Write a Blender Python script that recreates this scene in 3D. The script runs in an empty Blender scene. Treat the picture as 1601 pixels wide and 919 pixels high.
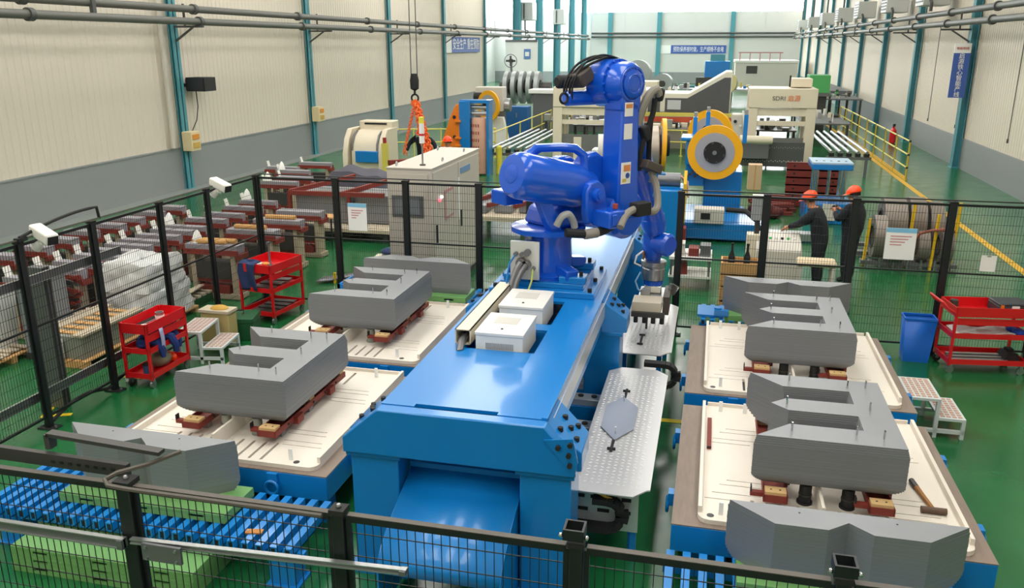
import bpy, bmesh, math, random
from mathutils import Matrix, Vector, Euler
random.seed(7)
PI = math.pi
SC = bpy.context.scene
COL = SC.collection
# ------------------------------------------------------------------ camera
F, CX, CY, CAMH = 1300.0, 800.5, 459.5, 4.2
HZ, VX = 70.0, 1125.0
TH = math.atan((CY - HZ) / F)
PHI = math.atan((VX - CX) / (F / math.cos(TH)))
cam_d = bpy.data.cameras.new('camera'); cam = bpy.data.objects.new('camera', cam_d); COL.objects.link(cam)
cam.location = (0, 0, CAMH)
cam.rotation_euler = Euler((PI/2 - TH, 0, PHI), 'XYZ')
cam_d.sensor_width = 36.0
cam_d.lens = 36.0 * F / 1601.0
cam_d.clip_start = 0.05; cam_d.clip_end = 400
SC.camera = cam
# ------------------------------------------------------------------ world, exposure
W = bpy.data.worlds.new('world'); SC.world = W; W.use_nodes = True
bg = W.node_tree.nodes['Background']
bg.inputs[0].default_value = (0.80, 0.88, 1.0, 1); bg.inputs[1].default_value = 0.6
SC.view_settings.view_transform = 'Standard'
SC.view_settings.look = 'None'
SC.view_settings.gamma = 1.0
SC.view_settings.use_curve_mapping = False
SC.view_settings.exposure = 0.50
ROOF_LIGHT = 4.6      # daylight through the roof strips
BACK_LIGHT = 10.0      # daylight through the far window band
# ------------------------------------------------------------------ helpers
def s2l(c):
    return c/12.92 if c <= 0.04045 else ((c+0.055)/1.055)**2.4
def hexc(h):
    h = h.lstrip('#'); return tuple(s2l(int(h[i:i+2], 16)/255) for i in (0, 2, 4)) + (1,)
MATS = {}
def mat(name, col, rough=0.5, metal=0.0, var=0.0, vscale=3.0, bump=0.0, bscale=40.0, coat=0.0, emit=0.0, spec=0.5, stretch=None, alpha=None, trans=0.0):
    if name in MATS: return MATS[name]
    m = bpy.data.materials.new(name); m.use_nodes = True
    nt = m.node_tree; b = nt.nodes['Principled BSDF']
    c = hexc(col) if isinstance(col, str) else col
    b.inputs['Base Color'].default_value = c
    b.inputs['Roughness'].default_value = rough
    b.inputs['Metallic'].default_value = metal
    b.inputs['Specular IOR Level'].default_value = spec
    if coat: b.inputs['Coat Weight'].default_value = coat; b.inputs['Coat Roughness'].default_value = 0.08
    if emit:
        b.inputs['Emission Color'].default_value = c; b.inputs['Emission Strength'].default_value = emit
    if trans: b.inputs['Transmission Weight'].default_value = trans
    if alpha is not None: b.inputs['Alpha'].default_value = alpha
    if var or bump:
        tc = nt.nodes.new('ShaderNodeTexCoord'); src = tc.outputs['Object']
        if stretch:
            mp = nt.nodes.new('ShaderNodeMapping'); mp.inputs['Scale'].default_value = stretch
            nt.links.new(src, mp.inputs['Vector']); src = mp.outputs['Vector']
        if var:
            n = nt.nodes.new('ShaderNodeTexNoise'); n.inputs['Scale'].default_value = vscale; n.inputs['Detail'].default_value = 5
            nt.links.new(src, n.inputs['Vector'])
            mx = nt.nodes.new('ShaderNodeMixRGB'); mx.blend_type = 'MIX'
            mx.inputs[1].default_value = tuple(max(0, x*(1-var)) for x in c[:3])+(1,)
            mx.inputs[2].default_value = tuple(min(1, x*(1+var)) for x in c[:3])+(1,)
            nt.links.new(n.outputs['Fac'], mx.inputs[0]); nt.links.new(mx.outputs[0], b.inputs['Base Color'])
            rr = nt.nodes.new('ShaderNodeMapRange'); rr.inputs[3].default_value = max(0, rough-var*.3); rr.inputs[4].default_value = min(1, rough+var*.4)
            nt.links.new(n.outputs['Fac'], rr.inputs[0]); nt.links.new(rr.outputs[0], b.inputs['Roughness'])
        if bump:
            n2 = nt.nodes.new('ShaderNodeTexNoise'); n2.inputs['Scale'].default_value = bscale; n2.inputs['Detail'].default_value = 3
            nt.links.new(src, n2.inputs['Vector'])
            bp = nt.nodes.new('ShaderNodeBump'); bp.inputs['Strength'].default_value = bump; bp.inputs['Distance'].default_value = 0.02
            nt.links.new(n2.outputs['Fac'], bp.inputs['Height']); nt.links.new(bp.outputs[0], b.inputs['Normal'])
    MATS[name] = m
    return m
WM = {}
def wm(o):
    return WM.get(o.name, Matrix.Identity(4)) if o is not None else Matrix.Identity(4)
def tag(o, label=None, cat=None, group=None, kind=None):
    if label: o['label'] = label
    if cat: o['category'] = cat
    if group: o['group'] = group
    if kind: o['kind'] = kind
    return o
def thing(name, label, cat, loc=(0, 0, 0), rz=0.0, group=None, kind=None):
    o = bpy.data.objects.new(name, None); COL.objects.link(o)
    o.empty_display_size = 0.1
    o.location = loc; o.rotation_euler = (0, 0, rz)
    WM[o.name] = Matrix.Translation(loc) @ Matrix.Rotation(rz, 4, 'Z')
    return tag(o, label, cat, group, kind)
def dup(root, loc=None, rz=None, label=None, group=None):
    def cp(o, par):
        c = o.copy(); COL.objects.link(c)
        if par is not None: c.parent = par
        for ch in list(KIDS.get(o.name, [])): cp(ch, c)
        return c
    r = cp(root, None)
    if loc is not None: r.location = loc
    if rz is not None: r.rotation_euler = (0, 0, rz)
    if label: r['label'] = label
    if group: r['group'] = group
    return r
KIDS = {}
class MB:
    """collects geometry; local=True means coordinates are already the parent's own"""
    def __init__(s): s.v = []; s.f = []; s.M = None
    def add(s, vs, fs):
        n = len(s.v)
        if s.M is not None: vs = [s.M @ Vector(p) for p in vs]
        s.v += [tuple(p) for p in vs]; s.f += [tuple(i+n for i in f) for f in fs]
        return s
    def box(s, x0, x1, y0, y1, z0, z1):
        return s.add([(x0,y0,z0),(x1,y0,z0),(x1,y1,z0),(x0,y1,z0),(x0,y0,z1),(x1,y0,z1),(x1,y1,z1),(x0,y1,z1)],
                     [(0,3,2,1),(4,5,6,7),(0,1,5,4),(1,2,6,5),(2,3,7,6),(3,0,4,7)])
    def obox(s, c, sz, rot=(0,0,0)):
        R = Euler(rot, 'XYZ').to_matrix(); c = Vector(c); a, b, d = sz[0]/2, sz[1]/2, sz[2]/2
        vs = [c + R @ Vector((x, y, z)) for z in (-d, d) for x, y in ((-a,-b),(a,-b),(a,b),(-a,b))]
        return s.add(vs, [(0,3,2,1),(4,5,6,7),(0,1,5,4),(1,2,6,5),(2,3,7,6),(3,0,4,7)])
    def bar(s, p0, p1, w, h, up=(0,0,1)):
        p0, p1 = Vector(p0), Vector(p1); d = (p1-p0).normalized(); u = Vector(up)
        if abs(d.dot(u)) > 0.98: u = Vector((0,1,0))
        r = d.cross(u).normalized(); u = r.cross(d).normalized(); r *= w/2; u *= h/2
        vs = [p0-r-u, p0+r-u, p0+r+u, p0-r+u, p1-r-u, p1+r-u, p1+r+u, p1-r+u]
        return s.add(vs, [(0,1,2,3),(7,6,5,4),(0,4,5,1),(1,5,6,2),(2,6,7,3),(3,7,4,0)])
    def cyl(s, p0, p1, r0, r1=None, n=16):
        r1 = r0 if r1 is None else r1
        p0, p1 = Vector(p0), Vector(p1); d = (p1-p0).normalized()
        u = d.orthogonal().normalized(); w = d.cross(u)
        vs = []
        for p, r in ((p0, r0), (p1, r1)):
            for i in range(n):
                a = 2*PI*i/n; vs.append(p + (u*math.cos(a)+w*math.sin(a))*r)
        fs = [(i, (i+1) % n, n+(i+1) % n, n+i) for i in range(n)]
        fs += [tuple(range(n-1, -1, -1)), tuple(range(n, 2*n))]
        return s.add(vs, fs)
    def pipe(s, p0, p1, ro, ri, n=24):
        return s.lathe([(ri,0),(ro,0),(ro,1),(ri,1)], p0, p1, n, closed=True)
    def lathe(s, prof, p0, p1, n=24, closed=False):
        """prof: (radius, t) with t the fraction of the way from p0 to p1"""
        p0, p1 = Vector(p0), Vector(p1); ax = p1-p0; d = ax.normalized()
        u = d.orthogonal().normalized(); w = d.cross(u); vs = []; fs = []; m = len(prof)
        for r, t in prof:
            for i in range(n):
                a = 2*PI*i/n; vs.append(p0 + ax*t + (u*math.cos(a)+w*math.sin(a))*r)
        for k in range(m if closed else m-1):
            a, b = k*n, ((k+1) % m)*n
            fs += [(a+i, a+(i+1) % n, b+(i+1) % n, b+i) for i in range(n)]
        if not closed:
            fs += [tuple(range(n-1, -1, -1)), tuple(range((m-1)*n, m*n))]
        return s.add(vs, fs)
    def prism(s, poly, lo, hi, axis='z'):
        n = len(poly)
        def P(a, b, c):
            return (a, b, c) if axis == 'z' else ((a, c, b) if axis == 'y' else (c, a, b))
        vs = [P(a, b, lo) for a, b in poly] + [P(a, b, hi) for a, b in poly]
        fs = [tuple(range(n-1, -1, -1)), tuple(range(n, 2*n))] + [(i, (i+1) % n, n+(i+1) % n, n+i) for i in range(n)]
        return s.add(vs, fs)
    def tube(s, pts, r, n=8, cap=True):
        pts = [Vector(p) for p in pts]; vs = []; fs = []; m = len(pts); u = None
        rs = r if isinstance(r, (list, tuple)) else [r]*m
        for k, p in enumerate(pts):
            d = (pts[min(k+1, m-1)]-pts[max(k-1, 0)]).normalized()
            if u is None: u = d.orthogonal().normalized()
            u = (u - d*u.dot(d)).normalized(); w = d.cross(u)
            for i in range(n):
                a = 2*PI*i/n; vs.append(p + (u*math.cos(a)+w*math.sin(a))*rs[k])
        for k in range(m-1):
            fs += [(k*n+i, k*n+(i+1) % n, (k+1)*n+(i+1) % n, (k+1)*n+i) for i in range(n)]
        if cap: fs += [tuple(range(n-1, -1, -1)), tuple(range((m-1)*n, m*n))]
        return s.add(vs, fs)
    def ball(s, c, r, n=14, m=9):
        if not isinstance(r, (tuple, list)): r = (r, r, r)
        vs = [(c[0], c[1], c[2]-r[2])]
        for j in range(1, m):
            t = -PI/2 + PI*j/m
            for i in range(n):
                a = 2*PI*i/n; vs.append((c[0]+r[0]*math.cos(t)*math.cos(a), c[1]+r[1]*math.cos(t)*math.sin(a), c[2]+r[2]*math.sin(t)))
        vs.append((c[0], c[1], c[2]+r[2])); e = len(vs)-1
        fs = [(0, 1+(i+1) % n, 1+i) for i in range(n)]
        for j in range(m-2):
            a, b = 1+j*n, 1+(j+1)*n
            fs += [(a+i, a+(i+1) % n, b+(i+1) % n, b+i) for i in range(n)]
        a = 1+(m-2)*n; fs += [(a+i, a+(i+1) % n, e) for i in range(n)]
        return s.add(vs, fs)
    def torus(s, c, R, r, axis=(0,0,1), n=20, m=8):
        ax = Vector(axis).normalized(); u = ax.orthogonal().normalized(); w = ax.cross(u); c = Vector(c); vs = []; fs = []
        for i in range(n):
            a = 2*PI*i/n; d = u*math.cos(a)+w*math.sin(a)
            for j in range(m):
                b = 2*PI*j/m; vs.append(c + d*(R+r*math.cos(b)) + ax*r*math.sin(b))
        for i in range(n):
            for j in range(m):
                fs.append((i*m+j, ((i+1) % n)*m+j, ((i+1) % n)*m+(j+1) % m, i*m+(j+1) % m))
        return s.add(vs, fs)
    def grid(s, fn, nu, nv):
        vs = [fn(i/nu, j/nv) for j in range(nv+1) for i in range(nu+1)]
        fs = [(j*(nu+1)+i, j*(nu+1)+i+1, (j+1)*(nu+1)+i+1, (j+1)*(nu+1)+i) for j in range(nv) for i in range(nu)]
        return s.add(vs, fs)
    def build(s, name, m, parent=None, bevel=0.0, smooth=True, label=None, cat=None, group=None, kind=None, solid=0.0):
        inv = wm(parent).inverted() if (parent is not None and parent.name in WM and not getattr(s, 'local', False)) else None
        vs = [tuple(inv @ Vector(p)) for p in s.v] if inv is not None else s.v
        off = Vector((0,0,0))
        me = bpy.data.meshes.new(name); me.from_pydata(vs, [], s.f); me.update()
        bm = bmesh.new(); bm.from_mesh(me); bmesh.ops.recalc_face_normals(bm, faces=bm.faces); bm.to_mesh(me); bm.free()
        if m is not None: me.materials.append(m if not isinstance(m, str) else MATS[m])
        if smooth:
            me.shade_smooth(); me.set_sharp_from_angle(angle=math.radians(35))
        o = bpy.data.objects.new(name, me); COL.objects.link(o)
        if parent is not None:
            o.parent = parent; KIDS.setdefault(parent.name, []).append(o)
            if parent.name in WM: WM[o.name] = WM[parent.name]
            if getattr(s, 'local', False): pass
        if bevel:
            md = o.modifiers.new('bevel', 'BEVEL'); md.width = bevel; md.segments = 2; md.limit_method = 'ANGLE'; md.angle_limit = math.radians(40)
        if solid:
            md = o.modifiers.new('solid', 'SOLIDIFY'); md.thickness = solid; md.offset = 0
        return tag(o, label, cat, group, kind)
def share(src, parent, loc, rz=0.0, name=None):
    """another child with the same mesh, placed in the parent's own coordinates"""
    o = bpy.data.objects.new(name or src.name.split('.')[0], src.data); COL.objects.link(o)
    o.parent = parent; o.location = loc; o.rotation_euler = (0, 0, rz)
    KIDS.setdefault(parent.name, []).append(o)
    return o
def text_part(name, body, size, loc, rot, m, parent, align='CENTER', sx=1.0):
    cu = bpy.data.curves.new(name, 'FONT'); cu.body = body; cu.size = size; cu.align_x = align; cu.align_y = 'CENTER'
    cu.extrude = 0.004
    tmp = bpy.data.objects.new(name+'_tmp', cu); COL.objects.link(tmp)
    dg = bpy.context.evaluated_depsgraph_get()
    me = bpy.data.meshes.new_from_object(tmp.evaluated_get(dg)); me.name = name
    bpy.data.objects.remove(tmp); bpy.data.curves.remove(cu)
    T = Matrix.Translation(loc) @ Euler(rot, 'XYZ').to_matrix().to_4x4() @ Matrix.Diagonal((sx, 1, 1, 1))
    if parent is not None: T = wm(parent).inverted() @ T
    me.transform(T); me.materials.clear(); me.materials.append(m)
    o = bpy.data.objects.new(name, me); COL.objects.link(o)
    if parent is not None:
        o.parent = parent; KIDS.setdefault(parent.name, []).append(o)
    return o
# ------------------------------------------------------------------ materials
BLUE = mat('machine_blue', '#0A7AC6', 0.30, var=0.05, vscale=1.5, coat=0.35)
RBLUE = mat('robot_blue', '#0C56CE', 0.24, var=0.03, coat=0.5)
DBLUE = BLUE
LBLUE = BLUE
BLACK = mat('black_powder', '#14181A', 0.45)
DKRUB = mat('black_rubber', '#1B1B1C', 0.7)
GREYAL = mat('aluminium', '#B4B6B6', 0.35, metal=0.85)
STEEL = mat('steel', '#A9ABAE', 0.3, metal=0.9)
CHROME = mat('chrome', '#D0D3D6', 0.12, metal=1.0)
DSTEEL = mat('dark_steel', '#4A4947', 0.45, metal=0.5, var=0.15)
WHITE = mat('white_paint', '#E4E2DC', 0.4)
TRAYW = mat('tray_cream', '#E2D9CC', 0.45, var=0.04)
BEIGE = mat('machine_beige', '#DED3BC', 0.45, var=0.04)
CABG = mat('cabinet_grey', '#CFC9BF', 0.5)
CABT = CABG
CAB2 = mat('cabinet_body', '#C2BAAE', 0.5)
RED = mat('cart_red', '#D5121B', 0.35, coat=0.3)
OXRED = mat('oxide_red', '#7C2C22', 0.6, var=0.18, vscale=6)
WOOD = mat('raw_wood', '#C79A62', 0.7, var=0.25, vscale=8, stretch=(1, 8, 8))
PALE = mat('pale_timber', '#BFB29C', 0.75, var=0.2, vscale=5)
GREEN = mat('pallet_green', '#6A9C5C', 0.5, var=0.1, vscale=3)
DGREEN = mat('dark_green', '#14502C', 0.5)
YEL = mat('safety_yellow', '#E2B616', 0.4)
ORY = mat('flange_yellow', '#F0AC0C', 0.4)
PALEY = mat('pale_yellow', '#D8CB5C', 0.45)
ORANGE = mat('orange_paint', '#E9801C', 0.45)
HELM = mat('helmet_orange', '#FF4A10', 0.35)
STRIP = mat('worn_steel_strip', '#86766A', 0.5, metal=0.25, var=0.38, vscale=4, stretch=(6, 1, 1))
CUFF = mat('steel_pad', '#77777A', 0.4, metal=0.6)
TEAL = mat('column_teal', '#4A909C', 0.5, var=0.08)
TEALD = TEAL
SHEETW = mat('sheet_white', '#EDEDEA', 0.6)
SIGNB = mat('sign_blue', '#3C5CA8', 0.5)
GLASSF = mat('plastic_wrap', '#D5D6D6', 0.25, var=0.12, vscale=7, bump=0.6, bscale=9)
CLOTHN = mat('navy_cloth', '#23345E', 0.85)
TARP = mat('tarp_grey', '#4C4A56', 0.8, bump=0.3, bscale=6)
SKIN = mat('skin', '#C08468', 0.55)
UNI = mat('work_uniform', '#1B1E26', 0.85, bump=0.2, bscale=30)
HOSE = mat('grey_hose', '#8C867C', 0.65)
def lam_material(name, top, lines=190.0, var=0.10):
    m = bpy.data.materials.new(name); m.use_nodes = True; nt = m.node_tree; b = nt.nodes['Principled BSDF']
    b.inputs['Roughness'].default_value = 0.42; b.inputs['Metallic'].default_value = 0.35
    tc = nt.nodes.new('ShaderNodeTexCoord'); mp = nt.nodes.new('ShaderNodeMapping'); mp.inputs['Scale'].default_value = (0.10, 0.10, 90.0)
    n = nt.nodes.new('ShaderNodeTexNoise'); n.inputs['Scale'].default_value = 1.0; n.inputs['Detail'].default_value = 6; n.inputs['Roughness'].default_value = 0.8
    c = hexc(top); r = nt.nodes.new('ShaderNodeValToRGB')
    r.color_ramp.elements[0].position = 0.3; r.color_ramp.elements[0].color = tuple(x*(1-2.2*var) for x in c[:3])+(1,)
    r.color_ramp.elements[1].position = 0.7; r.color_ramp.elements[1].color = tuple(min(1, x*(1+1.4*var)) for x in c[:3])+(1,)
    nt.links.new(tc.outputs['Object'], mp.inputs[0]); nt.links.new(mp.outputs[0], n.inputs['Vector']); nt.links.new(n.outputs['Fac'], r.inputs[0]); nt.links.new(r.outputs[0], b.inputs['Base Color'])
    bp = nt.nodes.new('ShaderNodeBump'); bp.inputs['Strength'].default_value = 0.08; bp.inputs['Distance'].default_value = 0.01
    nt.links.new(n.outputs['Fac'], bp.inputs['Height']); nt.links.new(bp.outputs[0], b.inputs['Normal'])
    MATS[name] = m; return m
LAM = lam_material('lamination_steel', '#8C8E92')
LAMW = LAM
# ================================================================== the hall
XL, XR, YB, YF = -15.5, 8.6, 100.0, -6.0
ZC = 10.5
def struct(name, mb, m, label=None, **k):
    return mb.build(name, m, label=label, kind='structure', **k)
# floor: green epoxy with subtle patches, scuffs and seams
m = bpy.data.materials.new('green_epoxy'); m.use_nodes = True; nt = m.node_tree; b = nt.nodes['Principled BSDF']
tc = nt.nodes.new('ShaderNodeTexCoord'); n1 = nt.nodes.new('ShaderNodeTexNoise'); n1.inputs['Scale'].default_value = 0.55; n1.inputs['Detail'].default_value = 8
r1 = nt.nodes.new('ShaderNodeValToRGB'); r1.color_ramp.elements[0].position = 0.3; r1.color_ramp.elements[1].position = 0.75
r1.color_ramp.elements[0].color = hexc('#0D5429'); r1.color_ramp.elements[1].color = hexc('#22703F')
nt.links.new(tc.outputs['Object'], n1.inputs['Vector']); nt.links.new(n1.outputs['Fac'], r1.inputs[0]); nt.links.new(r1.outputs[0], b.inputs['Base Color'])
n2 = nt.nodes.new('ShaderNodeTexNoise'); n2.inputs['Scale'].default_value = 2.2; n2.inputs['Detail'].default_value = 7
r2 = nt.nodes.new('ShaderNodeMapRange'); r2.inputs[3].default_value = 0.10; r2.inputs[4].default_value = 0.34
nt.links.new(tc.outputs['Object'], n2.inputs['Vector']); nt.links.new(n2.outputs['Fac'], r2.inputs[0]); nt.links.new(r2.outputs[0], b.inputs['Roughness'])
n3 = nt.nodes.new('ShaderNodeTexNoise'); n3.inputs['Scale'].default_value = 3.0
bp = nt.nodes.new('ShaderNodeBump'); bp.inputs['Strength'].default_value = 0.08; bp.inputs['Distance'].default_value = 0.02
nt.links.new(tc.outputs['Object'], n3.inputs['Vector']); nt.links.new(n3.outputs['Fac'], bp.inputs['Height']); nt.links.new(bp.outputs[0], b.inputs['Normal'])
FLOORM = m; b.inputs['Specular IOR Level'].default_value = .7
struct('floor', MB().box(-26, 9, YF, YB+0.3, -0.2, 0), FLOORM, 'glossy green epoxy factory floor')
WALLW = mat('cladding_white', '#D9CFC0', 0.55, var=0.03, vscale=0.6)
WALLC = mat('cladding_cool', '#D0D0CC', 0.55, var=0.03, vscale=0.6)
DADO = mat('dado_grey', '#8C9090', 0.55, var=0.05, vscale=0.4)
def corrug(x, y0, y1, z0, z1, inward, pitch=0.22, dep=0.014):
    """vertical ribbed sheet standing at x"""
    mb = MB(); n = int((y1-y0)/pitch); vs = []; ys = []
    for i in range(n):
        a = y0+i*pitch
        for t, d in ((0, 0), (0.60, 0), (0.70, 1), (0.90, 1)): ys.append((a+t*pitch, d))
    ys.append((y1, 0))
    for y, d in ys: vs += [(x+inward*dep*d, y, z0), (x+inward*dep*d, y, z1)]
    fs = [(2*i, 2*i+2, 2*i+3, 2*i+1) for i in range(len(ys)-1)]
    return mb.add(vs, fs)
wl = struct('wall_left', corrug(XL, YF, 57.2, 1.25, ZC, 1), WALLW, 'left hall wall of ribbed off-white metal cladding', smooth=False)
MB().box(XL-0.25, XL-0.02, YF, 57.2, 0, ZC).build('wall_core', DADO, wl)
MB().box(XL-0.02, XL+0.06, YF, 57.2, 0, 1.25).build('dado', DADO, wl, label='plain grey lower wall')
MB().box(XL-0.02, XL+0.08, YF, 57.2, 1.23, 1.27).build('dado_cap', DADO, wl)
MB().box(XL+0.06, XL+0.5, YF, 57.2, 0, 0.03).build('kerb', mat('kerb_grey', '#7E8580', 0.6), wl)
wr = struct('wall_right', corrug(XR, YF, YB, 1.05, ZC, -1), WALLW, 'right hall wall of ribbed off-white metal cladding', smooth=False)
MB().box(XR+0.02, XR+0.25, YF, YB, 0, ZC).build('wall_core', DADO, wr)
MB().box(XR-0.06, XR+0.02, YF, YB, 0, 1.05).build('dado', DADO, wr, label='plain grey lower wall')
wb = struct('wall_back', MB().box(-26, XR, YB, YB+0.25, 0, 7.75), WALLC, 'far end wall of pale grey panels under a window band')
for k in range(9):
    MB().box(-26+k*3.85, -26+k*3.85+3.8, YB-0.03, YB+0.01, 1.2, 7.7).build('wall_panel', WALLC, wb)
MB().box(-26, XR, YB-0.05, YB, 0, 1.2).build('dado', DADO, wb)
# daylight band above the end wall
SKYE = mat('window_daylight', (0.93, 0.97, 1.0, 1), 0.3, emit=BACK_LIGHT)
wn = struct('window_1', MB().box(-26, XR, YB+0.05, YB+0.1, 7.75, ZC), SKYE, 'bright window band above the far end wall')
for k in range(18): MB().box(-26+k*2-0.04, -26+k*2+0.04, YB-0.02, YB+0.05, 7.75, ZC).build('mullion', WHITE, wn)
# side bay on the left beyond the end of the wall
w2 = struct('wall_bay', MB().box(-26.25, -26, 57, YB, 0, 7), WALLC, 'side bay wall of pale panels beyond the left wall end')
w3 = struct('window_2', MB().box(-26.2, -26.15, 57, YB, 7, ZC), SKYE, 'bright window band of the side bay')
struct('wall_return', MB().box(-26, XL, 57.0, 57.2, 0, ZC), WALLC, 'short return wall at the end of the left wall')
struct('wall_front', MB().box(-26, XR, YF-0.25, YF, 0, ZC), WALLW, 'hall wall behind the camera')
# roof with daylight strips
ce = struct('ceiling', MB().box(-26, XR, YF, YB+0.3, ZC, ZC+0.2), mat('roof_sheet', '#D5D6D4', 0.7), 'white metal hall roof with daylight strips')
ROOFE = mat('roof_daylight', (1.0, 0.97, 0.93, 1), 0.3, emit=ROOF_LIGHT)
k = 3
for xs in (-12.6, -7.2, -1.8, 3.6):
    for ys in (-4.5, 4.5, 13.5, 22.5, 34, 48, 64, 82):
        ln = 6.5 if ys < 30 else 9.0
        struct('window_%d_offscreen' % k, MB().box(xs-1.1, xs+1.1, ys, ys+ln, ZC-0.05, ZC-0.01), ROOFE, 'long translucent daylight strip in the hall roof'); k += 1
# ---- steel columns
def column(x, y, inward, m, label, w=0.42, d=0.5):
    o = thing('steel_column', label, 'column', (x, y, 0), group='steel wall columns')
    mb = MB(); xi = x; xo = x+inward*d
    mb.box(min(xi, xi+inward*.03), max(xi, xi+inward*.03), y-w/2, y+w/2, 0, ZC)
    mb.box(min(xo, xo-inward*.03), max(xo, xo-inward*.03), y-w/2, y+w/2, 0, ZC)
    mb.build('flange', m, o)
    MB().box(min(xi, xo), max(xi, xo), y-0.02, y+0.02, 0, ZC).build('web', m, o)
    MB().box(min(xi, xo)-0.03, max(xi, xo)+0.03, y-w/2-0.06, y+w/2+0.06, 0, 0.04).build('base_plate', m, o)
    return o
for i, y in enumerate((13.7, 22.2, 30.65, 39.1, 47.6, 56.5)):
    column(XL+0.07, y, 1, TEAL, 'teal steel column against the left cladding wall', w=0.30, d=0.12)
for i, y in enumerate((65.0, 73.4, 81.8, 90.2, 98.5)):
    column(XL+0.07, y, 1, TEALD, 'free-standing blue grey column between the hall and the side bay', w=0.5, d=0.6)
for y in (24.2, 32.6, 41.0, 48.8, 56.6, 64.5, 72.4, 80.3, 88.2, 96):
    column(XR-0.07, y, -1, TEALD if y > 40 else TEAL, 'teal steel column against the right cladding wall', w=0.32, d=0.22)
for x in (-12.3, -6.75, 1.3):
    o = thing('steel_column', 'blue steel column standing against the far end wall', 'column', (x, YB-0.25, 0), group='end wall columns')
    MB().box(x-.25, x+.25, YB-.28, YB-.05, 0, 7.75).build('shaft', TEALD, o)
    MB().box(x-.4, x+.4, YB-.4, YB-.05, 0, .06).build('base_plate', TEALD, o)
# ---- long service pipes on both walls
PIPE = mat('pipe_grey', '#5F5F59', 0.5, var=0.06); PIPEL = mat('pipe_grey_dark', '#4A4C4A', 0.55)
def pipe_run(x, z, y0, y1, r, label, rings, group):
    o = thing('service_pipe', label, 'pipe', (x, y0, z), group=group)
    MB().cyl((x, y0, z), (x, y1, z), r, n=14).build('pipe_wall', PIPE, o)
    y = y0+3.0
    while y < y1:
        MB().cyl((x, y-.07, z), (x, y+.07, z), r*1.45, n=14).build('coupling', PIPEL, o); y += rings
    return o
pipe_run(XL+0.95, 4.83, YF+0.1, 99, 0.10, 'lower grey service pipe along the left wall', 6.3, None)
pipe_run(XL+0.80, 5.17, YF+0.1, 99, 0.10, 'upper grey service pipe along the left wall', 6.3, None)
pipe_run(XR-0.85, 4.91, YF+0.1, 99, 0.10, 'lower grey service pipe along the right wall', 5.2, None)
pipe_run(XR-0.75, 5.29, YF+0.1, 99, 0.10, 'upper grey service pipe along the right wall', 5.2, None)
for z, nm in ((5.05, 'lower'), (5.45, 'upper')):
    o = thing('service_pipe', nm+' grey service pipe along the far end wall', 'pipe', (-15, YB-.38, z))
    MB().cyl((-14.4, YB-.38, z), (8, YB-.38, z), 0.1, n=10).build('pipe_wall', PIPEL, o)
def bracket(x, y, inward, grp):
    o = thing('pipe_bracket', 'dark steel bracket carrying the service pipes on a column of the '+('left' if inward > 0 else 'right')+' wall', 'bracket', (x, y, 4.7), group=grp)
    xe = x+inward*0.75
    xe = x+inward*.95
    MB().bar((x, y, 4.70), (xe, y, 4.70), .06, .06).build('arm', PIPEL, o)
    MB().bar((x, y, 4.30), (x+inward*.6, y, 4.68), .05, .05, (0,1,0)).build('strut', PIPEL, o)
    MB().bar((x+inward*.35, y, 4.70), (x+inward*.35, y, 5.32), .05, .05).build('upright', PIPEL, o)
for y in (13.7, 22.2, 30.65, 39.1, 47.6, 56.5, 65, 73.4, 81.8): bracket(XL+.19 if y < 60 else XL+.67, y, 1, 'left pipe brackets')
for y in (24.2, 32.6, 41.0, 48.8, 56.6, 64.5, 72.4): bracket(XR-.29, y, -1, 'right pipe brackets')
# hanger drop near the first left bay
o = thing('pipe_hanger', 'dark vertical hanger strap between the two left pipes', 'hanger', (XL+.9, 20.0, 4.8))
MB().box(XL+.85, XL+.95, 18.0, 18.12, 4.9, 6.4).build('strap', PIPEL, o)
MB().box(XL+.85, XL+.95, 17.0, 17.12, 5.2, 6.6).build('strap', PIPEL, o)
# ---- wall fittings on the left
def wall_box(y, z, label):
    o = thing('control_box', label, 'control box', (XL+.4, y, z))
    MB().box(XL+.18, XL+.50, y-.22, y+.22, z-.28, z+.28).build('body', mat('box_cream', '#D9C9A0', 0.5), o, bevel=.01)
    MB().box(XL+.50, XL+.52, y-.16, y+.16, z+.06, z+.2).build('label_plate', mat('box_orange', '#D58A2C', 0.5), o)
    MB().box(XL+.50, XL+.52, y-.16, y+.16, z-.2, z-.04).build('label_plate', mat('box_ochre', '#C3A04C', 0.5), o)
wall_box(22.2, 1.45, 'cream switch box with orange plates on the column under the black speaker')
wall_box(30.65, 1.6, 'cream switch box with orange plates on the column near the white machine')
o = thing('wall_speaker', 'black box loudspeaker mounted beside the teal column', 'speaker', (XL+.4, 23.0, 3.1))
MB().box(XL+.12, XL+.75, 22.55, 23.15, 2.87, 3.27).build('cabinet', DKRUB, o, bevel=.02)
MB().box(XL+.15, XL+.70, 22.50, 22.55, 2.9, 3.24).build('grille', mat('grille_dark', '#2A2C30', 0.6), o)
MB().box(XL+.1, XL+.2, 22.4, 22.9, 3.0, 3.1).build('mount', BLACK, o)
o = thing('power_cable', 'thin dark cable hanging from the wall speaker', 'cable', (XL+.1, 23.0, 1.7))
MB().tube([(XL+.14, 23.0, 2.9), (XL+.12, 23.05, 2.4), (XL+.13, 22.9, 2.0), (XL+.2, 22.5, 1.7)], .015).build('wire', BLACK, o)
o = thing('drain_pipe', 'pale vertical downpipe beside the first teal column', 'pipe', (XL+.14, 21.6, 1.3))
MB().cyl((XL+.14, 21.6, 1.3), (XL+.14, 21.6, ZC), .07, n=10).build('pipe_wall', mat('pvc', '#C9C4B8', 0.5), o)
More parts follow.
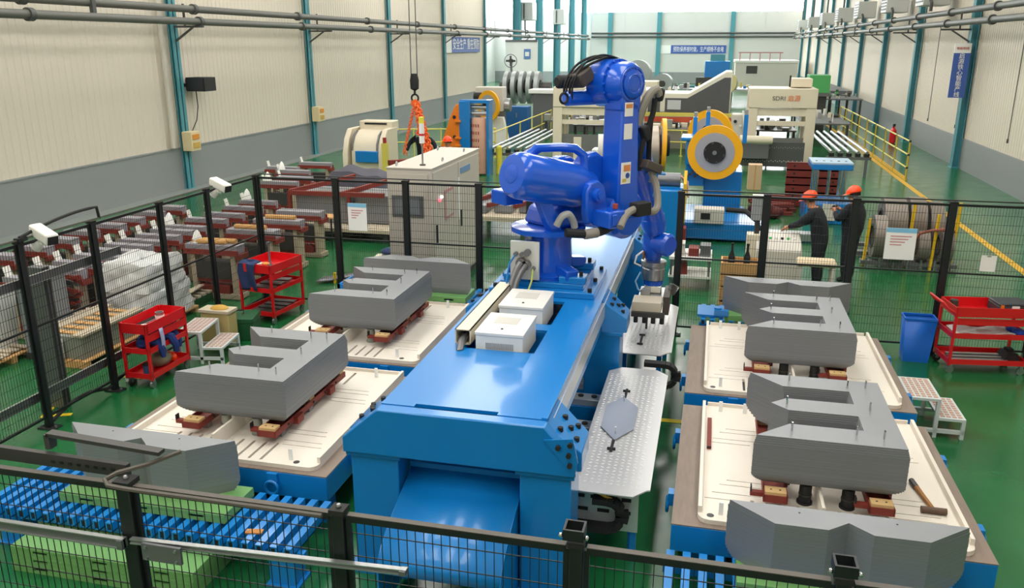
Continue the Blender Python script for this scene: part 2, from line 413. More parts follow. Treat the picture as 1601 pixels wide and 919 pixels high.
# ---- banners
BANTX = mat('banner_white', '#F2F2F2', 0.6)
def banner_x(x, y0, y1, z0, z1, body, label, inward, logo=True):
    o = thing('wall_banner', label, 'banner', (x, (y0+y1)/2, z0))
    a = min(x, x+inward*.02); bb = max(x, x+inward*.02)
    MB().box(a, bb, y0, y1, z0, z1).build('backing', SIGNB, o)
    rot = (PI/2, 0, PI/2) if inward > 0 else (PI/2, 0, -PI/2)
    text_part('lettering', body, (z1-z0)*.78, (x+inward*.03, (y0+y1)/2, (z0+z1)/2), rot, BANTX, o)
    if logo:
        MB().box(a, bb, y0-1.0, y0, z0, z1).build('logo_panel', SHEETW, o)
banner_x(XL+.1, 49.0, 55.2, 3.75, 4.65, '安全生产 重在预防', 'blue banner with white lettering high on the left wall', 1)
o = thing('wall_banner', 'long blue banner with white lettering on the far end wall', 'banner', (1, YB-.1, 3))
MB().box(-5.35, .75, YB-.12, YB-.08, 3.25, 4.15).build('backing', SIGNB, o)
MB().box(-6.5, -5.35, YB-.12, YB-.08, 3.25, 4.15).build('logo_panel', SHEETW, o)
text_part('lettering', '预防保养按时做，生产顺畅不会堵', .62, (-2.3, YB-.13, 3.68), (PI/2, 0, 0), BANTX, o, sx=.60)
o = thing('wall_banner', 'upright blue banner with white lettering on the right teal column', 'banner', (XR-.6, 32.2, 2))
BX = XR-.29; BY = 33.2
MB().box(BX-.52, BX+.0, BY-1.02, BY-.98, 2.45, 3.93).build('backing', SIGNB, o)
MB().box(BX-.52, BX+.0, BY-1.02, BY-.98, 3.93, 4.25).build('logo_panel', SHEETW, o)
for i, ch in enumerate('启源铁心智能产线'):
    text_part('lettering', ch, .19, (BX-.26, BY-1.03, 3.83-i*.183), (PI/2, 0, 0), BANTX, o)
for ch, zz in (('智能制造', 4.08),):
    text_part('lettering', ch, .10, (BX-.26, BY-1.03, zz), (PI/2, 0, 0), mat('logo_red', '#C8645C', .6), o)
# ---- air handling boxes above the right pipes
for i, y in enumerate((36.5, 44, 52.5, 61, 70, 80, 90)):
    o = thing('fan_heater', 'pale grey fan unit hung above the right wall pipes', 'fan unit', (XR-.9, y, 5.6), group='fan units above the right pipes')
    MB().box(XR-1.25, XR-.3, y-.7, y+.7, 5.62, 6.5).build('casing', mat('unit_grey', '#C2C3C0', .5), o, bevel=.03)
    for q in range(5): MB().box(XR-1.27, XR-1.25, y-.6, y+.6, 5.75+q*.14, 5.81+q*.14).build('louvre', PIPEL, o)
    MB().box(XR-.9, XR-.8, y-.05, y+.05, 6.5, ZC).build('hanger', PIPEL, o)
    MB().tube([(XR-1.0, y-.9, 5.4), (XR-1.0, y-.9, 5.7), (XR-1.0, y-.7, 5.8)], .06).build('hose', PIPEL, o)
for i, (y, x) in enumerate(((66.0, -15), (79.5, -15))):
    o = thing('fan_heater', 'pale grey fan unit hung on a column of the side bay', 'fan unit', (x, y, 5.6), group='fan units by the side bay')
    MB().box(x, x+1.0, y-.8, y+.8, 6.0, 7.3).build('casing', MATS['unit_grey'], o, bevel=.03)
    MB().box(x+.3, x+.4, y-.85, y-.8, 6.1, 7.2).build('louvre', PIPEL, o)
    MB().box(x+.2, x+.3, y-.05, y+.05, 5.3, 6.0).build('hanger', PIPEL, o)
# pull cords on the right wall
for y, z in ((27.9, 1.5), (33.8, 1.4), (38.0, 1.3)):
    o = thing('pull_cord', 'thin grey pull cord hanging down the right wall', 'cord', (XR-.12, y, z), group='pull cords')
    MB().cyl((XR-.024, y, z), (XR-.024, y, 4.9), .012, n=6).build('cord_line', PIPEL, o)
    MB().cyl((XR-.03, y, z-.12), (XR-.03, y, z), .03, n=8).build('grip', PIPEL, o)
# floor lines
YLINE = mat('floor_yellow', '#D9A92B', 0.5)
struct('floor_line', MB().box(5.92, 6.08, 13, 60, 0, .004), YLINE, 'long yellow floor line along the right aisle')
for i, (x, y, w, l, a) in enumerate(((-.28, 9.05, .3, .09, 0), (-7.32, 7.52, .3, .07, .4), (-7.5, 7.55, .07, .3, .4), (-7.25, 8.75, .35, .07, 0), (-7.4, 8.85, .07, .3, 0), (-8.0, 9.0, .5, .08, .15), (-9.4, 7.2, .3, .08, 0))):
    struct('floor_mark', MB().obox((x, y, .003), (w, l, .004), (0, 0, a)), mat('mark_yellow', '#E0C21C', .5), 'short yellow tape mark on the green floor')
# ================================================================== safety fence
FZ = 2.16
DUST = mat('dusty_rail', '#565049', 0.55)
def fpost(run, x, y, h=FZ+.02, w=.07):
    p = MB().box(x-w/2, x+w/2, y-w/2, y+w/2, .012, h).build('post', BLACK, run, bevel=.006)
    MB().box(x-.11, x+.11, y-.07, y+.07, 0, .014).build('foot_plate', DKRUB, p)
    for s in (-1, 1): MB().cyl((x+s*.085, y, .014), (x+s*.085, y, .035), .014, n=6).build('anchor_bolt', STEEL, p)
    MB().box(x-w/2-.006, x+w/2+.006, y-w/2-.006, y+w/2+.006, h-.02, h+.006).build('cap', DKRUB, p)
    MB().ball((x, y, h+.012), .014, 8, 5).build('cap_screw', STEEL, p)
def fpanel(run, p0, p1, z0=.14, z1=FZ-.02, pitch=.036, rail=.032, mids=(1.2,), topm=None, hp=.125):
    p0 = Vector((p0[0], p0[1], 0)); p1 = Vector((p1[0], p1[1], 0)); d = (p1-p0); L = d.length; d.normalize()
    a, b2 = p0+d*.045, p1-d*.045
    up = Vector((0, 0, 1)); fr_ = MB()
    fr_.bar(a+up*z1, b2+up*z1, rail, rail); fr_.bar(a+up*z0, b2+up*z0, rail*.8, rail*.8)
    for mz in mids: fr_.bar(a+up*mz, b2+up*mz, rail*.7, rail*.7)
    for q in (a, b2): fr_.bar(q+up*z0, q+up*z1, rail*.7, rail*.7)
    o = fr_.build('panel_frame', BLACK, run)
    if topm: MB().bar(a+up*(z1+rail/2+.002), b2+up*(z1+rail/2+.002), rail, .004).build('dusty_top', topm, o)
    w = .0017; mb = MB(); n = int(L/pitch); off = d*w; nrm = Vector((-d.y, d.x, 0))*w
    for i in range(1, n):
        c = p0+d*(L*i/n)
        q = [c-off-nrm, c+off-nrm, c+off+nrm, c-off+nrm]
        mb.add([p+up*z0 for p in q]+[p+up*z1 for p in q], [(0,1,5,4),(1,2,6,5),(2,3,7,6),(3,0,4,7)])
    k = 1
    while z0+k*hp < z1:
        z = z0+k*hp; mb.bar(a+up*z+nrm*2, b2+up*z+nrm*2, .004, .004); k += 1
    mb.build('wire_mesh', BLACK, o, smooth=False, kind='stuff')
    return o
LX = -7.17; BY_ = 12.12; FY = 3.07
run = thing('safety_fence', 'black wire mesh safety fence run before the left storage racks', 'fence', (LX, 9, 0))
ly = [5.9, 7.22, 8.33, 9.62, 10.72]
for y in ly: fpost(run, LX, y)
for a, b_ in zip(ly, ly[1:]+[BY_]): fpanel(run, (LX, a), (LX, b_))
run = thing('safety_fence', 'black wire mesh safety fence run before the grey control cabinet', 'fence', (-5, BY_, 0))
bx = [LX+.0, -5.78, -4.60, -3.42, -2.62]
for x in bx: fpost(run, x, BY_, w=.09)
for a, b_ in zip(bx, bx[1:]): fpanel(run, (a, BY_), (b_, BY_))
run = thing('safety_fence', 'black wire mesh safety fence run before the two operators and coil rack', 'fence', (2, BY_, 0))
bx2 = [-.39, .80, 1.98, 3.20, 4.40, 5.5]
for x in bx2: fpost(run, x, BY_, w=.09)
for a, b_ in zip(bx2, bx2[1:]): fpanel(run, (a, BY_), (b_, BY_))
# front run near the camera
run = thing('safety_fence', 'black wire mesh safety fence run with dusty top rail in front of the blue beam', 'fence', (-1.5, FY, 0))
for x in (-2.66, -1.545, -.45, .62, 1.7): fpost(run, x, FY, w=.075 if x < -2 else .06)
fr = [(-3.8, -2.66), (-2.66, -1.545), (-1.545, -.45), (-.45, .62), (.62, 1.7)]
for a, b_ in fr: fpanel(run, (a, FY), (b_, FY), pitch=.04, topm=DUST, mids=(1.1,), hp=.12)
# cable trunking along the top of the left and back fences
def trunk(p0, p1, label):
    o = thing('cable_trunking', label, 'trunking', p0)
    MB().bar(p0, p1, .02, .014).build('duct', BLACK, o)
    MB().bar((p0[0]+.012, p0[1]+.012, p0[2]), (p1[0]+.012, p1[1]+.012, p1[2]), .006, .016).build('lid', DUST, o)
trunk((LX+.05, 5.9, FZ+.05), (LX+.05, BY_, FZ+.05), 'thin black cable trunking along the fence before the storage racks')
trunk((LX+.1, BY_-.06, FZ+.05), (-2.62, BY_-.06, FZ+.05), 'thin black cable trunking along the fence before the control cabinet')
trunk((-.39, BY_-.06, FZ+.05), (5.5, BY_-.06, FZ+.05), 'thin black cable trunking along the fence before the operators')
# sliding gate gear, left side
def gate_rail(p0, p1, h, label):
    o = thing('sliding_gate_rail', label, 'gate rail', p0)
    up = Vector((0, 0, 1)); a, b2 = Vector(p0), Vector(p1)
    MB().bar(a, b2, .012, h).build('web', CUFF, o)
    for s in (-1, 1): MB().bar(a+up*s*h/2, b2+up*s*h/2, .026, .006).build('flange', GREYAL, o)
    MB().bar(b2-(b2-a).normalized()*.03, b2, .045, h).build('end_cap', CUFF, o)
    return o
gate_rail((LX-.08, 5.3, 1.70), (LX-.08, 8.85, 1.70), .10, 'grey aluminium sliding gate rail across the left fence, upper one')
gate_rail((LX-.08, 5.3, .37), (LX-.08, 9.3, .37), .10, 'grey aluminium sliding gate rail near the floor of the left fence')
gate_rail((LX-.3, 5.3, .26), (LX-.3, 9.0, .26), .05, 'slim floor guide rail outside the left fence')
o = thing('sliding_gate_post', 'plain grey aluminium gate post outside the left fence', 'gate post', (LX-.3, 7.75, 0))
MB().box(LX-.42, LX-.22, 7.7, 7.82, 0, 1.75).build('profile', CUFF, o, bevel=.005)
for s in (0, 1): MB().box(LX-.22, LX-.21, 7.72+s*.06, 7.74+s*.06, .02, 1.74).build('groove', DSTEEL, o)
o = thing('cable_loop', 'flexible black cable loop arched above the left fence', 'cable', (LX+.05, 7.2, 2.2))
MB().tube([(LX+.05, 7.2+i*.12, 2.23+.12*math.sin(min(1, i/10.4)*PI*.62)) for i in range(11)]+[(LX+.05, 8.42, 2.2)], .018, 6).build('hose', DKRUB, o)
MB().box(LX+.02, LX+.08, 7.15, 7.28, 2.19, 2.23).build('clamp', BLACK, o)
o = thing('black_cable', 'black cable lying along the foot of the left fence', 'cable', (LX+.02, 7.4, .02))
MB().tube([(LX-.02, 7.3+i*.1, .05+.10*abs(math.sin(i*.33))) for i in range(14)], .022, 7).build('hose', DKRUB, o)
MB().box(LX-.06, LX+.02, 8.6, 8.72, 0, .12).build('connector', WHITE, o)
# front gate: silver rails, loop handle, trays
gate_rail((-4.0, FY-.07, 1.87), (-2.66, FY-.07, 1.87), .05, 'thick silver sliding gate rail on the fence above the green pallet pile')
gate_rail((-2.62, FY-.07, 1.895), (-1.2, FY-.07, 1.95), .022, 'thin silver sliding gate rail on the fence, carrying the latch plate')
o = thing('gate_latch_plate', 'small grey latch plate on the silver gate rail', 'latch', (-2.45, FY-.1, 1.85))
MB().box(-2.53, -2.32, FY-.115, FY-.10, 1.83, 1.92).build('plate', CUFF, o)
for dx in (-.08, .08):
    for dz in (-.03, .03): MB().cyl((-2.425+dx, FY-.125, 1.875+dz), (-2.425+dx, FY-.115, 1.875+dz), .008, n=6).build('screw', STEEL, o)
o = thing('gate_guide', 'bent steel guide strip curling round the front fence post', 'guide strip', (-2.7, FY, 2.18))
pts = [(-2.50, FY+.22, 2.24), (-2.60, FY+.10, 2.22), (-2.72, FY+.02, 2.20), (-2.745, FY-.04, 2.19), (-2.70, FY-.075, 2.185), (-2.6, FY-.075, 2.18), (-1.6, FY-.06, 2.17)]
MB().tube(pts, .012, 6).build('strip', DUST, o)
o = thing('gate_track_beam', 'dark grey slotted gate track beam above the front fence', 'track beam', (-3.6, FY+.12, 2.2))
MB().bar((-4.2, FY+.1, 2.19), (-2.72, FY+.1, 2.17), .03, .07).build('web', DSTEEL, o)
MB().bar((-3.2, FY+.14, 2.30), (-2.55, FY+.14, 2.27), .05, .02).build('cover', DSTEEL, o)
MB().bar((-3.2, FY+.14, 2.22), (-3.2, FY+.14, 2.30), .03, .05).build('bracket', DSTEEL, o)
for i in range(9): MB().box(-3.16+i*.05, -3.14+i*.05, FY+.082, FY+.086, 2.165, 2.18).build('slot', BLACK, o)
for x, yy in ((-.46, FY-.0), (.62, FY)):
    o = thing('fence_bracket', 'black open-topped clamp bracket on a front fence post', 'bracket', (x, yy, 2.18), group='front fence clamp brackets')
    MB().box(x-.045, x+.045, yy-.045, yy-.035, 2.2, 2.25).build('side', BLACK, o); MB().box(x-.045, x+.045, yy+.035, yy+.045, 2.2, 2.25).build('side', BLACK, o)
    MB().box(x-.045, x-.035, yy-.035, yy+.035, 2.2, 2.25).build('side', BLACK, o); MB().box(x+.035, x+.045, yy-.035, yy+.035, 2.2, 2.25).build('side', BLACK, o)
    for s in (-1, 1): MB().ball((x+s*.055, yy-.03, 2.215), .011, 8, 5).build('bolt', CHROME, o)
# CCTV cameras on the fence
def cctv(x, y, label):
    o = thing('cctv_camera', label, 'camera', (x, y, 2.1))
    MB().cyl((x-.13, y+.02, 2.06), (x-.05, y+.02, 2.13), .055, .035, n=14).build('mount', WHITE, o)
    h = MB(); h.M = Matrix.Translation((x, y, 2.24)) @ Euler((math.radians(16), 0, math.radians(72)), 'XYZ').to_matrix().to_4x4()
    h.box(-.07, .07, -.20, .14, -.065, .06); h.build('housing', WHITE, o, bevel=.02)
    f = MB(); f.M = h.M; f.box(-.058, .058, -.206, -.198, -.055, .04); f.build('lens_window', DKRUB, o)
    MB().cyl((x, y, 2.1), (x, y, 2.22), .02, n=8).build('bracket', WHITE, o)
cctv(LX+.14, 7.42, 'white bullet camera on the fence post by the sliding gate')
cctv(LX+.14, 10.85, 'white bullet camera on the fence post by the red cart')
# signs on the back fence
def fence_sign(x0, x1, z0, z1, label):
    o = thing('fence_sign', label, 'sign', (x0, BY_-.05, z0)); y = BY_-.045
    MB().box(x0, x1, y-.006, y, z0, z1).build('sheet', SHEETW, o)
    MB().box(x0, x1, y-.009, y-.006, z1-.06, z1).build('header_band', mat('sign_sky', '#7FBCDD', .5), o)
    for k in range(4):
        MB().box(x0+.06, x1-.06-.04*k, y-.009, y-.006, z1-.12-k*.04, z1-.105-k*.04).build('text_line', mat('sign_print', '#A9A0B8' if k else '#C98A90', .6), o)
fence_sign(-5.57, -5.25, 1.36, 1.80, 'white notice sheet with pale blue header on the fence before the racks')
fence_sign(2.40, 2.79, 1.36, 1.80, 'white notice sheet with pale blue header on the fence before the coil rack')
o = thing('paper_note', 'small plain white sheet on the fence right of the coil rack', 'sign', (3.63, BY_-.05, 1.26))
MB().box(3.63, 3.82, BY_-.05, BY_-.044, 1.26, 1.48).build('sheet', SHEETW, o); MB().box(3.70, 3.75, BY_-.052, BY_-.05, 1.46, 1.48).build('clip', STEEL, o)
# ================================================================== robot beam
BXL, BXR, BZ = -2.40, -1.08, 1.50
BMX = (BXL+BXR)/2
gb = thing('robot_track_beam', 'long glossy blue track beam on legs under the robot', 'track beam', (BMX, 9.5, 0))
BF, BR = 5.62, 13.6
top = MB()
# top plate with the rectangular cable openings left open
sx0, sx1 = -2.13, -1.46
top.box(BXL, sx0, BF, BR, BZ-.03, BZ); top.box(sx1, BXR, BF, BR, BZ-.03, BZ)
ys = [BF+.05, 6.97, 7.62, 7.80, 8.60, BR]
for a, b_ in ((ys[0], ys[1]), (ys[2], ys[3]), (ys[4], ys[5])): top.box(sx0, sx1, a, b_, BZ-.03, BZ)
top.build('top_plate', BLUE, gb)
MB().box(BXR-.035, BXR+.012, BF, BR, BZ, BZ+.012).build('edge_strip', LBLUE, gb)
MB().box(BXL, BXL+.03, BF, BR, BZ-.36, BZ-.03).build('side_web', BLUE, gb)
MB().box(BXR-.03, BXR, BF, BR, BZ-.36, BZ-.03).build('side_web', BLUE, gb)
MB().box(BXL, BXR, BF, BR, BZ-.39, BZ-.36).build('bottom_plate', BLUE, gb)
MB().box(BXR, BXR+.035, BF+.15, BR, BZ-.22, BZ-.05).build('guide_rail', mat('rail_pale', '#C9CED3', .3, metal=.5), gb)
# crosshead at the near end: trapezoid end frame
ch = MB(); ch.prism([(-2.70,1.10),(-.83,1.10),(-.83,1.23),(-1.07,1.495),(-2.40,1.495),(-2.70,1.23)], 5.50, 5.62, 'y')
cho = ch.build('end_frame', BLUE, gb, bevel=.012)
def gusset(y, sgn):
    # triangular bracket with bolts beside the beam over a leg
    xi = BXR if sgn > 0 else BXL; xo = xi+sgn*.28
    g_ = MB(); g_.add([(xi, y, 1.47), (xo, y+.05, 1.26), (xo, y+.42, 1.26), (xi, y+.55, 1.47), (xi, y, 1.10), (xo, y+.05, 1.10), (xo, y+.42, 1.10), (xi, y+.55, 1.10)],
        [(0,1,2,3),(4,7,6,5),(0,4,5,1),(1,5,6,2),(2,6,7,3),(3,7,4,0)])
    go = g_.build('gusset_bracket', LBLUE if sgn > 0 else BLUE, gb, bevel=.008)
    for dx, dy in ((.10, .12), (.22, .16), (.10, .34), (.20, .36), (.16, .25)):
        zz = 1.47-.21*dx/.28+.003
        MB().cyl((xi+sgn*dx, y+dy, zz-.01), (xi+sgn*dx, y+dy, zz+.025), .022, n=8).build('bolt', DKRUB, go)
for y in (5.56, 8.82, 12.2):
    gusset(y, 1); gusset(y, -1)
    for x0 in (-2.66, -1.27):
        yy = y if y < 6 else y+.05
        MB().box(x0, x0+.40, yy, yy+.40, .03, 1.08).build('leg', BLUE if y < 6 else DBLUE, gb, bevel=.012)
        MB().box(x0-.03, x0+.43, yy-.03, yy+.43, 1.06, 1.105).build('leg_cap', BLUE, gb, bevel=.006)
        MB().box(x0-.06, x0+.46, yy-.06, yy+.46, 0, .03).build('foot_plate', BLUE, gb)
# bolted corner plate of the end frame
cp = MB(); cp.add([(-1.07,5.495,1.40),(-.85,5.495,1.43),(-.81,5.495,1.24),(-.84,5.495,1.13),(-1.07,5.482,1.40),(-.85,5.482,1.43),(-.81,5.482,1.24),(-.84,5.482,1.13)],[(0,1,2,3),(7,6,5,4),(0,4,5,1),(1,5,6,2),(2,6,7,3),(3,7,4,0)])
cpo = cp.build('corner_plate', LBLUE, gb)
for x, z in ((-.87,1.385),(-.96,1.355),(-.88,1.30),(-.87,1.22)): MB().cyl((x,5.482,z),(x,5.455,z),.020,n=8).build('bolt', DKRUB, cpo)
# slanted blue hood under the near end
hpf = [(5.80,.90),(5.74,.84),(5.50,.765),(5.24,.655),(5.10,.57),(5.03,.49),(5.0,.40)]
hd = MB(); hd.add([p for y_, z_ in hpf for p in ((-2.235, y_, z_), (-1.29, y_, z_))], [(2*i, 2*i+1, 2*i+3, 2*i+2) for i in range(len(hpf)-1)])
hdo = hd.build('slanted_hood', BLUE, gb, solid=.008)
MB().box(-2.24, -1.285, 5.78, 5.84, .84, .93).build('hood_bar', BLUE, gb)
for x in (-2.235, -1.29): MB().prism(hpf+[(5.0,.03),(5.80,.03)], x-.006, x+.006, 'x').build('hood_cheek', DBLUE, gb)
MB().box(-2.25, -1.30, 6.2, 6.26, .95, 1.02).build('cross_tube', DBLUE, gb)
MB().box(-2.26, -1.27, 9.0, 9.1, .25, .4).build('cross_tube', DBLUE, gb)
o = thing('timber_board', 'flat brown board on the floor under the slanted blue hood', 'board', (-1.85, 5.0, 0))
for i in range(4): MB().box(-2.5+i*.32, -2.2+i*.32, 4.45, 5.15, .0, .03).build('plank', mat('board_brown', '#7B6A58', .75, var=.2), o)
# ---- white junction boxes and cable duct on the beam
def jbox(x0, x1, y0, y1, z1, label):
    o = thing('junction_box', label, 'junction box', ((x0+x1)/2, (y0+y1)/2, BZ))
    MB().box(x0, x1, y0, y1, BZ-.10, z1-.03).build('body', WHITE, o, bevel=.006)
    MB().box(x0-.008, x1+.008, y0-.008, y1+.008, z1-.03, z1).build('lid', WHITE, o, bevel=.004)
    MB().box(x0+.1, x1-.12, y0+.28, y1-.12, z1, z1+.003).build('label_plate', mat('plate_grey', '#C9C6BE', .6), o)
    MB().cyl(((x0+x1)/2, y0+.12, z1), ((x0+x1)/2, y0+.12, z1+.008), .012, n=8).build('lock', DSTEEL, o)
    w = x1-x0
    for i in range(22):
        xx = x0+w*.22+i*w*.027
        MB().box(xx, xx+.004, y0-.004, y0, BZ+.0, BZ+.06).build('vent_slot', CUFF, o)
jbox(-2.02, -1.57, 6.99, 7.58, 1.66, 'white vented junction box on the blue beam, nearer the beam end')
jbox(-2.01, -1.56, 7.84, 8.45, 1.66, 'white junction box on the blue beam, next to the robot base')
o = thing('cable_duct', 'long cream cable duct lying on the blue beam', 'cable duct', (-2.15, 7.8, BZ))
d_ = MB(); x0, x1 = -2.235, -2.085
d_.box(x0, x0+.01, 7.05, 8.72, BZ, BZ+.15); d_.box(x1-.01, x1, 7.05, 8.72, BZ, BZ+.15); d_.box(x0, x1, 7.05, 8.72, BZ+.14, BZ+.15); d_.box(x0, x1, 7.05, 8.72, BZ, BZ+.01)
d_.build('casing', BEIGE, o)
MB().tube([(-2.16, 7.6, BZ+.06), (-2.16, 7.2, BZ+.06), (-2.16, 7.02, BZ+.05), (-2.15, 6.9, BZ+.0), (-2.12, 6.98, BZ-.08)], .035, 8).build('cable', CUFF, o)
MB().tube([(-2.08, 8.1, BZ+.06), (-2.04, 8.06, BZ+.10), (-2.0, 8.1, BZ+.06)], .01, 6).build('wire', mat('cable_yellow_green', '#B9C96A', .5), o)
# ---- things beside the beam: slide rails, cable chain, checker plates
CHK = bpy.data.materials.new('checker_plate'); CHK.use_nodes = True; nt = CHK.node_tree; b = nt.nodes['Principled BSDF']
b.inputs['Base Color'].default_value = hexc('#D2D1D1'); b.inputs['Metallic'].default_value = .5; b.inputs['Roughness'].default_value = .33
def checker(x0, x1, y0, y1, z, label):
    o = thing('checker_plate_deck', label, 'deck plate', ((x0+x1)/2, (y0+y1)/2, 0))
    c = .13; poly = [(x0,y0+.02),(x0+.1,y0),(x1-c,y0),(x1-c*.2,y0+c),(x1,y0+c*1.05),(x1,y1-c),(x1-c,y1),(x0+c,y1),(x0,y1-c)]
    MB().prism(poly, z-.012, z, 'z').build('plate', CHK, o)
    mb = MB(); nx = int((x1-x0-.06)/.055); ny = int((y1-y0-.3)/.055)
    for i in range(nx):
        for j in range(ny):
            x = x0+.05+i*.055; y = y0+.17+j*.055; a = .5 if (i+j) % 2 else -.5
            dx, dy = .022*math.cos(a), .022*math.sin(a); px, py = -.008*math.sin(a), .008*math.cos(a)
            mb.add([(x-dx,y-dy,z),(x+px,y+py,z),(x+dx,y+dy,z),(x-px,y-py,z),(x,y,z+.0055)], [(0,3,4),(3,2,4),(2,1,4),(1,0,4)])
    mb.build('tread_bars', CHK, o, kind='stuff', smooth=False)
    for yy in (y0+.3, (y0+y1)/2, y1-.3):
        MB().box(x0+.03, x1-.06, yy-.04, yy+.04, z-.10, z-.012).build('support_beam', DBLUE, o)
    for xx in (x0+.08, x1-.15):
        for yy in (y0+.3, y1-.3): MB().box(xx-.03, xx+.03, yy-.03, yy+.03, 0, z-.10).build('support_leg', DBLUE, o)
    return o
cd = checker(-.96, -.31, 6.03, 8.84, .70, 'large silver checker plate deck carrying a grey sample sheet')
checker(-.96, -.31, 9.31, 11.42, .70, 'silver checker plate deck under the robot gripper')
o = thing('gauge_sheet', 'grey hexagonal steel sample sheet on the checker plate', 'sheet', (-.7, 7.45, .70))
MB().prism([(-.86,7.24),(-.70,6.98),(-.55,7.24),(-.55,7.74),(-.72,7.98),(-.86,7.74)], .71, .718, 'z').build('sheet', mat('sample_grey', '#A3ABBC', .35, metal=.3), o)
for yy, s_ in ((6.98, -1), (7.98, 1)):
    MB().box(-.72, -.695, min(yy, yy+s_*.22), max(yy, yy+s_*.22), .701, .716).build('pin_slot', DKRUB, o)
    MB().box(-.745, -.67, yy+s_*.17-.014, yy+s_*.17+.014, .701, .719).build('pin_cross', DKRUB, o)
    MB().cyl((-.705, yy-s_*.12, .716), (-.705, yy-s_*.12, .79), .007, n=6).build('pin', CHROME, o)
o = thing('pin_tool', 'black double-ended pin tool on the deck under the gripper', 'tool', (-.7, 9.8, .70))
MB().box(-.71, -.685, 9.62, 10.0, .701, .716).build('shaft', DKRUB, o)
for yy in (9.64, 9.97): MB().box(-.735, -.665, yy-.012, yy+.012, .701, .72).build('head', DKRUB, o)
for yy in (7.0, 7.85, 8.55, 9.0, 9.75, 10.6, 11.4):
    o = thing('slide_rail', 'pale cross slide rail with black bolts beside the blue beam', 'rail', (-1.1, yy, .35), group='cross slide rails beside the beam')
    MB().box(-1.62, -1.00, yy-.09, yy+.09, .35, .43).build('body', mat('rail_pale', '#C9CED3', .3), o, bevel=.008)
    MB().box(-1.62, -1.0, yy-.12, yy+.12, .0, .35).build('pedestal', DBLUE, o)
    for i in range(4): MB().cyl((-1.55+i*.15, yy, .43), (-1.55+i*.15, yy, .445), .032, n=10).build('bolt', DKRUB, o)
def chain(y0, x0, x1, label, z=.06, turn=1):
    o = thing('cable_chain', label, 'cable chain', (x0, y0, 0))
    pts = [(x0+i*.06, y0, z) for i in range(int((x1-x0)/.06))]
    R = .13; cx = pts[-1][0]
    pts += [(cx+R*math.sin(t*PI/8), y0, z+R-R*math.cos(t*PI/8)) for t in range(1, 9)]
    n2 = int((cx-x0)/.06*.7)
    pts += [(cx-i*.06, y0, z+2*R) for i in range(1, n2)]
    for p, q in zip(pts, pts[1:]):
        MB().bar((p[0], p[1], p[2]), (q[0], q[1], q[2]), .11, .05, (0, 0, 1)).build('link', DKRUB, o)
    return o
chain(6.10, -.95, -.58, 'black cable chain looped under the near end of the checker plate', z=.34)
chain(9.08, -.84, -.30, 'black cable chain looped between the two checker plates', z=.42)
o = thing('chain_tray', 'slotted pale chain tray under the near end of the checker plate', 'tray', (-.7, 6.2, 0))
MB().box(-.95, -.40, 6.18, 6.20, .28, .66).build('back_panel', mat('rail_pale', '#C9CED3', .3), o)
for x in (-.90, -.46): MB().box(x, x+.05, 6.2, 6.24, 0, .6).build('stay', DBLUE, o)
for i in range(4): MB().box(-.93+i*.13, -.85+i*.13, 6.174, 6.18, .56, .59).build('slot', DKRUB, o)
for i in range(3): MB().box(-.92+i*.18, -.82+i*.18, 6.174, 6.18, .44, .47).build('slot', DKRUB, o)
MB().tube([(-.72, 6.1, .66), (-.66, 6.1, .63), (-.60, 6.12, .60)], .012, 6).build('wire', mat('cable_yellow', '#D9B23A', .5), o)
o = thing('chain_shelf', 'narrow dark shelf carrying the cable chain between the checker plates', 'shelf', (-.6, 9.08, 0))
MB().box(-.86, -.40, 9.0, 9.16, .36, .39).build('shelf_plate', DBLUE, o); MB().box(-.66, -.58, 9.05, 9.11, 0, .36).build('stay', DBLUE, o)

